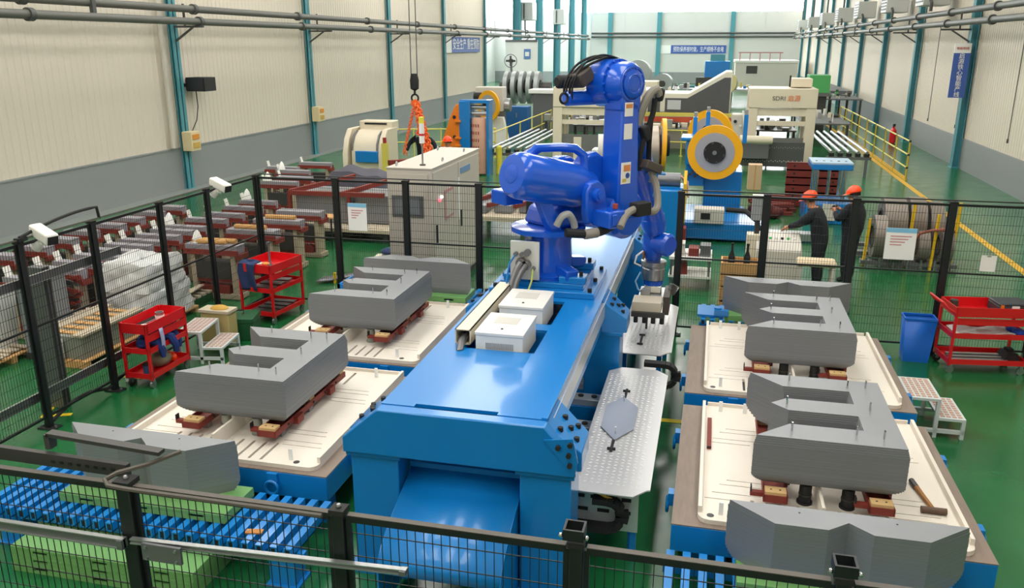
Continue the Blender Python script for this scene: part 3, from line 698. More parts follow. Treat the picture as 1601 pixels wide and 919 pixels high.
# ================================================================== tables, core stacks
def make_table():
    o = thing('stacking_table', 'x', 'table', (0, 0, 0))
    Wt, Dt = 2.37, 2.36
    MB().box(0, Wt, 0, Dt, .36, .598).build('base_frame', BLUE, o, bevel=.008)
    MB().box(0, Wt, 0, Dt, .598, .606).build('steel_deck', STRIP, o)
    for x in (.15, Wt-.45):
        for y in (.15, Dt-.45): MB().box(x, x+.3, y, y+.3, .06, .36).build('foot', DBLUE, o)
    MB().box(.3, Wt-.3, .3, Dt-.3, .12, .36).build('lift_core', DSTEEL, o)
    # white tray: rounded floor with raised side rims
    tx0, tx1, ty0, ty1 = .20, Wt-.13, .06, Dt-.04; r = .09
    poly = []
    for cx_, cy_, a0 in ((tx1-r, ty0+r, -90), (tx1-r, ty1-r, 0), (tx0+r, ty1-r, 90), (tx0+r, ty0+r, 180)):
        for q in range(5): a = math.radians(a0+q*22.5); poly.append((cx_+r*math.cos(a), cy_+r*math.sin(a)))
    t = MB().prism(poly, .606, .645, 'z').build('tray', TRAYW, o)
    cut = MB()
    for x in (tx0, tx1-.03): MB().box(x, x+.03, ty0+.1, ty1-.02, .645, .70).build('tray_rim', TRAYW, t)
    MB().box(tx0+.05, tx1-.05, ty1-.02, ty1, .645, .68).build('tray_rim', TRAYW, t)
    MB().box(1.14, 1.165, .18, 1.9, .645, .80).build('divider_plate', TRAYW, t)
    sl = MB().box(0, .40, 0, .011, .606, .609).build('slot', DSTEEL, t); sl.location = (.25, .40, 0)
    for j in range(4):
        for i, x0 in enumerate((.25+.06*j, 1.72-.03*j)):
            for yb in (.42, 1.45):
                if (i, j, yb) == (0, 0, .42): continue
                share(sl, t, (x0, yb+j*.085+(0 if j < 2 else .06), 0), 0)
    s2 = MB().box(0, .028, 0, .34, .606, .609).build('slot', DSTEEL, t); s2.location = (.62, .10, 0)
    for x in (.74, .86, .98, 1.30, 1.42, 1.54, 1.66): share(s2, t, (x, .10, 0))
    for x in (.74, .98, 1.42, 1.66): share(s2, t, (x, 1.9, 0))
    for k_ in KIDS[t.name]:
        if k_.name.startswith('slot'):
            lx_, ly_ = k_.location.x, k_.location.y; bw, bd = (.40, .011) if k_.data == sl.data else (.028, .34)
            cut.box(lx_, lx_+bw, ly_, ly_+bd, .60, .66)
    co = cut.build('tray_cutter', None)
    md = t.modifiers.new('cut', 'BOOLEAN'); md.operation = 'DIFFERENCE'; md.object = co; md.solver = 'EXACT'; md.use_self = True
    bpy.context.view_layer.update()
    nm = bpy.data.meshes.new_from_object(t.evaluated_get(bpy.context.evaluated_depsgraph_get()))
    t.modifiers.clear(); nm.shade_flat(); t.data = nm; nm.name = 'tray'; bpy.data.objects.remove(co)
    for x, y in ((.38, .16), (1.95, .16), (.38, 2.18), (.62, 2.18), (1.95, 2.18)):
        MB().box(x-.018, x+.018, y-.007, y+.007, .640, .755).build('stop_lug', SHEETW, t, bevel=.003)
    for x, y in ((.30, .13), (2.02, .13)): MB().cyl((x, y, .645), (x, y, .647), .03, n=10).build('drain_hole', DSTEEL, t)
    # lifting rings
    def ring(x, y, ax):
        if ax == 'y':
            L = MB().box(x-.05, x+.05, y-.03, y, .50, .59).build('ring_lug', LBLUE, o)
            MB().torus((x, y-.045, .46), .062, .014, (0, 1, 0)).build('lifting_ring', LBLUE, L)
        else:
            s = -1 if x < 1 else 1
            L = MB().box(min(x, x+s*.05), max(x, x+s*.05), y-.05, y+.05, .47, .585).build('ring_lug', LBLUE, o)
            MB().torus((x+s*.055, y, .46), .062, .014, (1, 0, 0)).build('lifting_ring', LBLUE, L)
    ring(.52, 0, 'y'); ring(1.85, 0, 'y')
    for y in (.55, 1.75): ring(0, y, 'x'); ring(Wt, y, 'x')
    return o
T = [(-.12, 5.96, 'blue stacking table with white tray, holding a hammer beside the stack'), (-.12, 8.65, 'blue stacking table with white tray, next to the blue waste bin and step stool'),
     (-5.49, 6.0, 'blue stacking table with white tray, next to the near end of the blue beam'), (-5.49, 8.67, 'blue stacking table with white tray, next to the red tool cart with the blue cloth')]
t0 = make_table(); t0.location = (T[0][0], T[0][1], -.06); t0['label'] = T[0][2]; t0['group'] = 'stacking tables'
for x, y, lb in T[1:]: dup(t0, (x, y, -.06), 0, lb)
# supports on the tables: posts and red clamp beams, in coordinates of the E stack
def make_post(m, h):
    o = thing('support_post', 'x', 'support post', (0, 0, 0))
    MB().cyl((0,0,0), (0,0,h), .050, n=16).build('barrel', m, o)
    MB().cyl((0,0,0), (0,0,.02), .062, n=16).build('collar', m, o)
    MB().cyl((0,0,h*.45), (0,0,h*.5), .054, n=16).build('groove_ring', DSTEEL, o)
    return o
PADW = mat('pad_timber', '#D6B27C', .7, var=.15, vscale=8)
def make_clamp(L):
    o = thing('clamp_beam', 'x', 'clamp beam', (0, 0, 0)); w = .19
    c = MB(); c.box(0, w, 0, L, 0, .010); c.box(0, .010, 0, L, .010, .062); c.box(w-.010, w, 0, L, .010, .062); c.box(0, w, 0, .010, .010, .062)
    c.build('channel', OXRED, o)
    for y in (.015, L*.5-.05, L-.115):
        p = MB().box(.012, w-.012, y, y+.10, .010, .085).build('wood_pad', PADW, o)
        for x in (.06, .13): MB().cyl((x, y+.05, .085), (x, y+.05, .0865), .009, n=6).build('pad_hole', DKRUB, p)
    for i in range(5): MB().cyl((w, .25+i*(L-.5)/4, .032), (w+.016, .25+i*(L-.5)/4, .032), .013, n=6).build('bolt', DSTEEL, o)
    for y in (.20, L*.5, L-.28): MB().box(.05, .14, y, y+.08, -.088, 0).build('standoff', STEEL, o)
    for y in (.36, L-.48): MB().box(w, w+.045, y, y+.12, -.02, .055).build('lug', OXRED, o)
    MB().box(-.10, 0, .05, .10, .015, .05).build('side_tab', OXRED, o); MB().box(-.10, -.09, .05, .10, .05, .10).build('tab_hook', DKRUB, o)
    return o
EW, EL, EB, ET = 1.17, 1.40, .755, 1.20
def epoly(d):
    w = .31; ym = EL/2; hm = .145
    yi0, yi1 = w-d, EL-w+d
    xi = .85+d
    return [(d*1.0, d), (EW-d, d), (EW-d, EL-d), (d, EL-d), (w-d, yi1), (xi, yi1), (xi, ym+hm-d), (.16+hm, ym+hm-d), (.16+d*.4, ym), (.16+hm, ym-hm+d), (xi, ym-hm+d), (xi, yi0), (w-d, yi0)]
def make_estack():
    o = thing('core_stack', 'x', 'core stack', (0, 0, 0))
    mb = MB(); N = 26; H = ET-EB; rnd = random.Random(3)
    for i in range(N):
        t = i/(N-1)
        d = .095*max(0, 1-t/.26)**1.7 + .018*max(0, (t-.86)/.14) + rnd.uniform(0, .0022)
        mb.prism(epoly(d), EB+H*i/N, EB+H*(i+1)/N-.0006, 'z')
    mb.build('lamination_sheets', LAM, o, smooth=False, kind='stuff')
    for x, y in ((.30, .16), (.30, .70), (.36, 1.25), (1.0, .17), (.98, .72), (1.02, 1.22), (.80, .20), (.86, 1.18)):
        MB().cyl((x, y, ET-.02), (x, y, ET+.075), .008, n=6).build('guide_pin', CHROME, o)
    return o
spost0 = make_post(DKRUB, .173); spost1 = make_post(mat('post_greygreen', '#8C8F84', .5, var=.1), .173)
cl0 = make_clamp(1.56); es0 = make_estack()
first = {'p0': True, 'p1': True, 'c': True, 'e': True}
def use(key, proto, loc, rz, label, group):
    if first[key]: first[key] = False; proto.location = loc; proto.rotation_euler = (0, 0, rz); proto['label'] = label; proto['group'] = group; return proto
    return dup(proto, loc, rz, label, group)
ES = [(.48, 6.35, 'grey E-shaped core stack on the table with the hammer', 'p0', 'table with the hammer'), (.50, 9.13, 'grey E-shaped core stack on the table next to the blue waste bin', 'p0', 'table next to the blue waste bin'),
      (-4.89, 6.46, 'grey E-shaped core stack on the table next to the red cart of rags', 'p1', 'table next to the near beam end'), (-4.84, 9.16, 'grey E-shaped core stack on the table next to the cart with the blue cloth', 'p1', 'table by the cart with the blue cloth')]
for x, y, lb, pk, wh in ES:
    use('e', es0, (x, y, 0), 0, lb, 'E-shaped core stacks')
    for dx in (.20, 1.0):
        use('c', cl0, (x+dx-.095, y-.10, .672), 0, 'red clamp beam with timber pads on the '+wh, 'red clamp beams under the core stacks')
    for dx, dy in ((.45, .12), (.78, .12), (.45, .70), (.78, .70), (.45, 1.28), (.78, 1.28)):
        use(pk, spost0 if pk == 'p0' else spost1, (x+dx, y+dy, .584), 0, ('black' if pk == 'p0' else 'grey green')+' support post on the '+wh, ('black' if pk == 'p0' else 'grey green')+' support posts')
# small things on the near right table
o = thing('hammer', 'claw-less mallet with wooden handle on the white tray', 'hammer', (1.95, 6.7, 0.6))
hx = Vector((1.93, 6.55, 0.612)); 
MB().cyl((1.83, 6.53, 0.615), (2.02, 6.53, 0.615), .028, n=12).build('head', mat('hammer_brown', '#5D4636', .6), o)
MB().tube([(1.93, 6.53, 0.615), (1.90, 6.72, 0.612), (1.87, 6.92, 0.61)], [.016, .018, .022], 8).build('handle', mat('handle_wood', '#9C6A34', .6), o)
MB().tube([(1.872, 6.90, 0.61), (1.855, 7.02, 0.61)], .024, 8).build('grip', DSTEEL, o)
o = thing('cotton_glove', 'yellow work glove lying on the white tray by the hammer', 'glove', (1.92, 6.25, 0.59))
MB().ball((1.90, 6.27, 0.602), (.09, .05, .02)).build('palm', mat('glove_yellow', '#C9A24A', .85), o)
for i in range(4): MB().tube([(1.96, 6.29-.025*i, 0.6), (2.02, 6.27-.03*i, 0.598), (2.06-.008*i, 6.25-.034*i, 0.595)], .011, 6).build('finger', MATS['glove_yellow'], o)
MB().tube([(1.88, 6.25, 0.6), (1.90, 6.20, 0.598)], .012, 6).build('thumb', MATS['glove_yellow'], o)
MB().box(1.80, 1.84, 6.24, 6.30, 0.59, 0.615).build('cuff', GREYAL, o)
o = thing('gauge_bar', 'brown flat steel bar lying along the rim of the white tray', 'bar', (.15, 7.5, 0.59))
MB().box(.135, .175, 7.25, 7.92, 0.585, 0.605).build('bar_body', OXRED, o, bevel=.003); MB().box(.135, .175, 7.25, 7.26, 0.6, 0.615).build('end_lip', DKRUB, o)
# ---- yoke stacks with V notch on pallets over slat conveyors
def ypoly(d, L=1.66, w=.27):
    return [(0+d, w-d*.4), (L-d, w-d*.4), (L-.32, 0+d*.2), (L/2+.15, d*.2), (L/2, .13), (L/2-.15, d*.2), (.32, d*.2)]
def make_yoke(h):
    o = thing('yoke_stack', 'x', 'core stack', (0, 0, 0)); mb = MB(); N = 24; rnd = random.Random(5)
    for i in range(N):
        t = i/(N-1); d = .05*max(0, 1-t/.2)**1.5 + .012*max(0, (t-.9)/.1)+rnd.uniform(0, .004)
        mb.prism(ypoly(d), h*i/N, h*(i+1)/N-.0006, 'z')
    mb.build('lamination_sheets', LAMW, o, smooth=False, kind='stuff')
    for x in (.5, 1.16): MB().cyl((x, .19, h-.003), (x, .19, h+.001), .008, n=6).build('pin_hole', DKRUB, o)
    return o
yk = make_yoke(.47)
yk.location = (.29, 5.47, .48); yk['label'] = 'notched yoke stack in front of the table with the hammer'; yk['group'] = 'notched yoke stacks'
dup(yk, (-5.46, 5.47, .48), 0, 'notched yoke stack on a green pallet by the near beam end')
dup(yk, (.27, 11.10, .70), 0, 'notched yoke stack behind the stack next to the waste bin')
dup(yk, (-3.28, 11.42, .70), PI, 'yoke stack with its notch turned away before the control cabinet')
def pallet_green(x0, x1, y0, y1, z0, z1, label, group=None):
    o = thing('steel_pallet', label, 'pallet', (x0, y0, z0), group=group)
    MB().box(x0, x1, y0, y1, z1-.03, z1).build('deck', GREEN, o, bevel=.004)
    h = z1-z0
    sk = MB(); zs = z0+h*.30; n = 3; xa = x0
    sk.box(x0, x1, y0, y0+.02, z0, zs)
    for i in range(n+1):
        xb = x0+(x1-x0)*(i+.5)/n-.07 if i < n else x1
        sk.box(xa, xb, y0, y0+.02, zs, z1-.03); xa = xb+.14
    sk.build('front_skirt', GREEN, o); MB().box(x0, x1, y1-.02, y1, z0, z1-.03).build('back_skirt', GREEN, o)
    for x in (x0, x1-.02): MB().box(x, x+.02, y0+.02, y1-.02, z0, z1-.03).build('side_skirt', GREEN, o)
    return o
pallet_green(-5.32, -3.72, 5.33, 5.80, .40, .48, 'light green steel pallet under the yoke stack above the empty pallet pile')
pallet_green(.38, 1.86, 5.40, 5.80, .40, .48, 'light green steel pallet under the yoke stack facing the hammer table')
pallet_green(-4.85, -3.32, 11.0, 11.5, .62, .70, 'light green steel pallet under the yoke stack before the control cabinet')
pallet_green(.36, 1.86, 11.08, 11.55, .62, .70, 'light green steel pallet under the yoke stack behind the waste bin table')
def slats(x0, n, y0, y1, zt, label, pitch=.125, legs=True, step=None):
    o = thing('slat_conveyor', label, 'conveyor', (x0, y0, 0)); w = .062
    first_s = None
    for i in range(n):
        x = x0+i*pitch
        mb = MB(); mb.box(x, x+.012, y0, y1, zt-.085, zt-.012); mb.box(x+w-.012, x+w, y0, y1, zt-.085, zt-.012); mb.box(x, x+w, y0, y1, zt-.012, zt); mb.box(x, x+w, y0, y1, zt-.085, zt-.075)
        s = mb.build('slat', LBLUE, o)
        MB().box(x+.014, x+w-.014, y0+.008, y0+.012, zt-.072, zt-.02).build('end_cap', DKRUB, s)
    x1 = x0+n*pitch
    for y in (y0+.08, y1-.1): MB().box(x0-.02, x1, y, y+.06, zt-.145, zt-.085).build('cross_beam', DBLUE, o)
    for x in (x0+.1, x1-.3):
        MB().box(x, x+.22, y0+.06, y0+.24, .02, zt-.145).build('leg', DBLUE, o); MB().box(x-.03, x+.25, y0+.03, y0+.27, 0, .02).build('foot', DBLUE, o)
    return o
slats(-5.95, 24, 5.12, 5.86, .40, 'blue slat conveyor with a brown tag on it, above the empty pallet pile')
slats(-.14, 18, 5.10, 5.82, .40, 'blue slat conveyor in front of the table with the hammer')
slats(-4.85, 14, 11.06, 11.78, .62, 'blue slat conveyor under the yoke stack before the control cabinet')
slats(0.0, 16, 11.06, 11.78, .62, 'blue slat conveyor under the yoke stack behind the waste bin table')
o = thing('leather_patch', 'small brown tag lying on the blue slats', 'tag', (-3.45, 5.2, .40)); MB().obox((-3.42, 5.28, .405), (.14, .06, .012), (0, 0, .2)).build('patch', mat('tan_patch', '#B5793A', .7), o); MB().cyl((-3.47, 5.27, .41), (-3.47, 5.27, .415), .01, n=6).build('eyelet', STEEL, o)
# stack of empty green pallets in front of the left conveyor
for i in range(3):
    z = .0+i*.08
    pallet_green(-5.45+.01*i, -3.75+.01*i, 4.86, 5.60, z, z+.078, 'empty light green steel pallet in the stack by the front fence', 'stacked green pallets by the front fence')
# blue trays seen at the back left
o = thing('steel_tray', 'open blue steel tray between the rear tables and the fence', 'tray', (-5.3, 11.2, 0))
f_ = MB(); f_.box(-5.35, -4.95, 11.08, 11.12, .5, .75); f_.box(-5.35, -5.31, 11.08, 11.9, .5, .75); f_.box(-5.35, -4.95, 11.86, 11.9, .5, .75); f_.build('rail', BLUE, o)
MB().box(-5.35, -4.95, 11.08, 11.9, .45, .5).build('panel', LBLUE, o)
for x in (-5.33, -4.99):
    for y in (11.10, 11.85): MB().box(x-.02, x+.03, y-.02, y+.03, 0, .45).build('leg', DBLUE, o)
o = thing('end_stop', 'light blue flat stop plate with motor by the slats behind the waste bin table', 'plate', (.05, 11.3, .6))
MB().box(-.05, .30, 11.15, 11.6, .625, .66).build('plate', LBLUE, o); MB().cyl((.22, 11.2, .66), (.22, 11.2, .76), .05, n=12).build('motor', DBLUE, o); MB().box(.17, .36, 11.12, 11.2, .66, .74).build('gearbox', BLUE, o)

# ================================================================== robot
RBX, RBY, RA = -1.78, 9.25, math.radians(52.8)
RM = Matrix.Translation((RBX, RBY, 0)) @ Matrix.Rotation(RA, 4, 'Z')
def R():
    m_ = MB(); m_.M = RM; return m_
# carriage
ca = thing('robot_carriage', 'flat blue carriage with clamp blocks on the beam under the robot', 'carriage', (-1.76, 9.2, BZ))
MB().box(-2.36, -1.16, 8.74, 9.86, BZ, BZ+.07).build('lower_plate', LBLUE, ca, bevel=.008)
MB().box(-2.26, -1.30, 8.86, 9.74, BZ+.07, BZ+.13).build('upper_plate', BLUE, ca, bevel=.008)
for x in (-2.22, -1.58):
    for y in (8.86, 9.52):
        fb = MB().prism([(x, y), (x+.30, y), (x+.30, y+.22), (x, y+.22)], BZ+.13, BZ+.21, 'z').build('clamp_block', DBLUE, ca, bevel=.01)
        for i in range(3):
            MB().cyl((x+.06+.09*i, y+.08+.05*(i % 2), BZ+.21), (x+.06+.09*i, y+.08+.05*(i % 2), BZ+.26), .022, n=8).build('bolt', DKRUB, fb)
for x in (-2.30, -1.22):
    for y in (8.80, 9.25, 9.80): MB().cyl((x, y, BZ+.07), (x, y, BZ+.11), .024, n=8).build('bolt', DKRUB, ca)
rb = thing('industrial_robot', 'large royal blue jointed robot arm on the track beam', 'robot', (RBX, RBY, BZ+.13), RA)
b0 = R(); b0.lathe([(.34,0),(.34,.08),(.29,.16),(.27,.8),(.30,.92),(.30,1)], (0,0,BZ+.13), (0,0,2.16), 28); b0.build('pedestal', RBLUE, rb)
for k in range(4):
    a = PI/4+k*PI/2-RA
    e = R(); e.bar((.26*math.cos(a), .26*math.sin(a), BZ+.25), (.50*math.cos(a), .50*math.sin(a), BZ+.22), .16, .12); e.build('pedestal_foot', RBLUE, rb, bevel=.02)
d1 = R(); d1.lathe([(.30,0),(.43,.3),(.43,.9),(.40,1)], (0,0,2.13), (0,0,2.22), 40); d1.build('swing_flange', RBLUE, rb)
# turning body
def plate(poly, v0, v1, name, m_, bevel=.03, par=rb):
    q = R(); q.prism(poly, v0, v1, 'y'); return q.build(name, m_, par, bevel=bevel)
plate([(-.16,2.22),(.30,2.22),(.62,2.10),(.95,2.08),(1.02,2.28),(.72,2.62),(.30,2.55),(-.08,2.42)], -.32, .28, 'turning_body', RBLUE, .05)
plate([(.02,2.30),(.10,2.62),(.18,2.90),(.30,3.02),(.46,3.04),(.62,2.94),(.76,2.70),(.98,2.45),(1.02,2.25),(.8,2.10),(.3,2.2)], -.32, -.14, 'shoulder_fender', RBLUE, .04)
plate([(.02,2.30),(.10,2.62),(.18,2.86),(.30,2.95),(.46,2.95),(.62,2.86),(.76,2.66),(.98,2.40),(.8,2.10),(.3,2.2)], .12, .30, 'shoulder_fender', RBLUE, .04)
# strap arch over the balancer
ar = R(); ar.tube([(-.42,-.02,2.98),(-.28,-.10,3.12),(-.02,-.2,3.12),(.14,-.27,3.10),(.24,-.30,3.02),(.25,-.32,2.86),(.16,-.36,2.72)], .05, 10); ar.build('arch_strap', RBLUE, rb)
hh = R(); hh.add([(-.50,.18,2.96),(-.42,-.1,3.06),(-.08,.02,3.13),(-.06,.30,3.06),(-.50,.18,2.90),(-.42,-.1,3.0),(-.08,.02,3.05),(-.06,.30,2.98)],[(0,1,2,3),(7,6,5,4),(0,4,5,1),(1,5,6,2),(2,6,7,3),(3,7,4,0)]); hh.build('top_guard', RBLUE, rb, bevel=.01)
# balancer cylinder
c0, c1 = (-.76,-.26,2.90), (.34,-.26,2.63)
bl = R(); bl.lathe([(.165,-.005),(.205,.0),(.235,.035),(.25,.08),(.255,.5),(.255,.80),(.23,.88),(.20,1)], c0, c1, 36); blo = bl.build('balancer_cylinder', RBLUE, rb)
cp_ = R(); cp_.lathe([(.085,-.012),(.10,-.008),(.10,.01)], c0, c1, 24); cp_.build('end_cap', RBLUE, blo)
rd = R(); rd.cyl(c1, (.62,-.26,2.56), .10, n=20); rd.build('piston_rod', mat('rod_grey', '#A8A196', .4), blo)
# clevis and pivot
plate([(.02,2.42),(.02,2.66),(.08,2.76),(.20,2.78),(.30,2.70),(.34,2.50),(.36,2.34),(.05,2.30)], -.60, -.50, 'clevis_plate', RBLUE, .02)
pv = R(); pv.lathe([(.10,0),(.10,.5),(.075,.55),(.075,1)], (.17,-.48,2.62), (.17,-.66,2.62), 20); pv.build('pivot_boss', RBLUE, rb)
pv = R(); pv.cyl((.17,-.66,2.62), (.17,-.68,2.62), .045, n=12); pv.build('pivot_bolt', RBLUE, rb)
mbx = R(); mbx.box(.12, .36, -.86, -.58, 2.28, 2.47); mbx.build('gear_motor', RBLUE, rb, bevel=.02)
mbx = R(); mbx.box(.15, .22, -.88, -.86, 2.32, 2.44); mbx.build('motor_cover', RBLUE, rb, bevel=.01)
mbx = R(); mbx.cyl((.3,-.76,2.48), (.3,-.76,2.53), .03, n=10); mbx.build('red_plug', mat('plug_red', '#A8432E', .5), rb)
bxm = R(); bxm.box(-.62, -.36, .02, .28, 2.50, 2.66); bxm.build('rear_motor', RBLUE, rb, bevel=.015)
# leg strut below balancer
st = R(); st.add([(-.22,-.30,2.20),(-.10,-.36,2.20),(-.30,-.36,2.62),(-.42,-.28,2.62),(-.22,-.20,2.20),(-.10,-.26,2.20),(-.30,-.26,2.62),(-.42,-.18,2.62)],[(0,1,2,3),(7,6,5,4),(0,4,5,1),(1,5,6,2),(2,6,7,3),(3,7,4,0)]); st.build('rear_strut', RBLUE, rb, bevel=.01)
# lower arm
plate([(.50,2.28),(.86,2.28),(.84,2.75),(.80,3.60),(.54,3.60),(.52,2.75)], -.60, -.30, 'lower_arm', RBLUE, .03)
lx = R(); lx.lathe([(.27,0),(.29,.12),(.29,.85),(.24,1)], (.72,-.20,2.33), (.72,-.585,2.33), 32); lx.build('shoulder_hub', RBLUE, rb)
eb = R(); eb.lathe([(.22,0),(.265,.14),(.265,1)], (.67,-.10,3.79), (.67,-.40,3.79), 40); ebo = eb.build('elbow_drum', RBLUE, rb)
eb2 = R(); eb2.lathe([(.235,0),(.235,.7),(.20,1)], (.67,-.40,3.79), (.67,-.60,3.79), 40); eb2.build('elbow_cover', RBLUE, ebo)
eb3 = R(); eb3.lathe([(.15,0),(.15,.6),(.13,1)], (.67,-.60,3.79), (.67,-.63,3.79), 30); eb3.build('hub_disc', RBLUE, ebo)
q = R(); q.torus((.67,-.60,3.79), .18, .012, (0,1,0), 32, 6); q.build('cover_ring', RBLUE, ebo)
q = R(); q.torus((.67,-.628,3.79), .10, .010, (0,1,0), 28, 6); q.build('cover_ring', RBLUE, ebo)
for k in range(10):
    a = k*PI/5; q = R(); q.cyl((.67+.165*math.cos(a),-.58,3.79+.165*math.sin(a)), (.67+.165*math.cos(a),-.61,3.79+.175*math.sin(a)), .014, n=6); q.build('hub_bolt', RBLUE, ebo)
for k in range(16):
    a = k*PI/8; q = R(); q.cyl((.67+.248*math.cos(a),-.38,3.79+.248*math.sin(a)), (.67+.248*math.cos(a),-.415,3.79+.248*math.sin(a)), .014, n=6); q.build('drum_bolt', RBLUE, ebo)
nk = R(); nk.box(.52, .82, -.60, -.34, 3.50, 3.72); nk.build('arm_neck', RBLUE, rb, bevel=.02)
# labels on the lower arm: they face the camera side (-u side and -v side)
LBLM = mat('label_white', '#ECE9E4', .5)
for z, h, nm in ((3.52, .15, 'a'), (3.28, .17, 'b'), (2.82, .24, 'c')):
    q = R(); q.box(.560 if nm != 'c' else .535, .69, -.606, -.603, z-h/2, z+h/2)
    lo = q.build('warning_label', LBLM, rb)
    if nm != 'b':
        q = R(); q.box(.575, .68, -.608, -.606, z+h*.08, z+h*.38); q.build('label_print', mat('label_orange', '#D98A4A', .6), lo)
    if nm == 'c':
        q = R(); q.cyl((.64,-.606,z-h*.12), (.64,-.610,z-h*.12), .032, n=14); q.build('label_symbol', mat('label_bluemark', '#2A4E9C', .5), lo)
        q = R(); q.box(.56, .62, -.608, -.606, z-h*.42, z-h*.25); q.build('label_symbol', mat('label_yellowmark', '#CDBB55', .5), lo)
# forearm
fa = R(); fa.lathe([(.15,0),(.18,.08),(.20,.30),(.19,.60),(.14,.95),(.15,1)], (.80,-.26,3.66), (1.80,.0,2.08), 28); fa.build('forearm', RBLUE, rb)
fb_ = R(); fb_.obox((.72,-.16,3.78), (.30,.24,.30), (0,.45,0)); fb_.build('forearm_housing', RBLUE, rb, bevel=.05)
mt = R(); mt.lathe([(.05,0),(.085,.06),(.085,.94),(.06,1)], (.16,-.06,3.63), (.62,-.12,3.63), 18); mt.build('wrist_motor', RBLUE, rb)
mt = R(); mt.lathe([(.05,0),(.075,.06),(.075,.94),(.06,1)], (.22,.14,3.80), (.62,.10,3.80), 18); mt.build('wrist_motor', DKRUB, rb)
# wrist
wr_ = R(); wr_.lathe([(.14,0),(.165,.1),(.165,.5),(.13,1)], (1.80,.02,2.10), (1.87,.0,1.86), 24); wr_.build('wrist_roll', RBLUE, rb)
wr_ = R(); wr_.box(1.76, 1.98, -.06, .14, 1.56, 1.94); wr_.build('wrist_yoke', RBLUE, rb, bevel=.05)
wr_ = R(); wr_.lathe([(.135,0),(.15,.1),(.15,.85),(.12,1)], (1.90,.0,1.72), (1.90,-.24,1.72), 28); wr_.build('wrist_bend', RBLUE, rb)
wr_ = R(); wr_.lathe([(.13,0),(.13,.5),(.10,1)], (1.87,.02,1.70), (1.87,.02,1.50), 24); wr_.build('wrist_flange', RBLUE, rb)
# bracket basket on the forearm
bk = R(); bk.tube([(1.30,-.30,2.72),(1.52,-.40,2.70),(1.62,-.20,2.72),(1.40,-.06,2.74),(1.30,-.30,2.72)], .016, 6); bk.tube([(1.60,-.22,2.70),(1.52,-.22,2.40)], .018, 6); bk.build('hose_basket', LBLUE, rb)
q = R(); q.cyl((1.44,-.24,2.60), (1.44,-.24,2.72), .07, n=16); q.build('hose_drum', STEEL, rb)
# hoses
def hose(pts, r, m_, name='hose'):
    # smooth through control points
    P_ = [Vector(p) for p in pts]; out = []
    for i in range(len(P_)-1):
        p0 = P_[max(i-1, 0)]; p1 = P_[i]; p2 = P_[i+1]; p3 = P_[min(i+2, len(P_)-1)]
        for k in range(6):
            t = k/6; out.append(0.5*((2*p1)+(p2-p0)*t+(2*p0-5*p1+4*p2-p3)*t*t+(3*p1-p0-3*p2+p3)*t**3))
    out.append(P_[-1])
    q = R(); q.tube(out, r, 10); return q.build(name, m_, rb)
hose([(.24,-.90,2.30),(.40,-.84,2.42),(.62,-.84,2.46),(.86,-.80,2.38),(1.02,-.74,2.42),(1.08,-.66,2.62),(1.06,-.58,2.80)], .042, HOSE)
q = R(); q.obox((.62,-.84,2.45), (.22,.14,.15)); q.build('hose_clamp', DKRUB, rb, bevel=.01)
q = R(); q.obox((1.02,-.58,2.86), (.28,.20,.10), (0,.35,0)); q.build('hose_bracket', mat('bracket_umber', '#4D443E', .6), rb, bevel=.01)
hose([(-.25,-.56,2.25),(.0,-.66,2.22),(.2,-.70,2.24),(.34,-.72,2.30)], .05, DKRUB)
q = R(); q.cyl((-.06,-.655,2.22), (.10,-.69,2.225), .056, n=12); q.build('hose_sleeve', HOSE, rb)
hose([(.84,-.55,3.34),(.86,-.60,3.54),(.93,-.63,3.68),(1.03,-.63,3.72),(1.09,-.62,3.66)], .048, HOSE)
q = R(); q.obox((1.11,-.62,3.66), (.08,.09,.15), (0,.3,0)); q.build('hose_joint', DKRUB, rb, bevel=.03)
hose([(1.05,-.60,3.62),(1.02,-.60,3.44),(.93,-.58,3.2),(.89,-.56,2.98),(.90,-.54,2.82)], .032, DKRUB)
hose([(1.02,-.58,3.42),(1.12,-.48,3.12),(1.24,-.38,2.88),(1.32,-.32,2.74)], .032, DKRUB)
q = R(); q.obox((.93,-.58,3.24), (.10,.10,.17), (0,-.4,0)); q.build('hose_clamp', DKRUB, rb, bevel=.02)
for i, (rr, off) in enumerate(((.015, 0), (.012, .05), (.014, .09), (.011, -.04))):
    hose([(.20,-.1+off,3.62),(.18,-.14+off,3.80),(.28,-.20+off,3.94+.02*i),(.46,-.26+off,4.03+.02*i),(.66,-.28+off,4.07),(.84,-.28+off,4.01)], rr, DKRUB, 'cable')
q = R(); q.obox((.32,-.16,3.86), (.20,.20,.16), (0,-.5,0)); q.build('cable_clamp', mat('bracket_umber', '#4D443E', .6), rb, bevel=.02)
q = R(); q.torus((.06,-.16,3.64), .055, .014, (0,1,0)); q.build('cable_coil', DKRUB, rb)
hose([(-.24,-.40,2.30),(-.20,-.44,2.40),(-.12,-.46,2.42),(-.05,-.46,2.34),(-.02,-.46,2.26)], .04, mat('cloth_wrap', '#A9A9A4', .8), 'wrapped_cable')
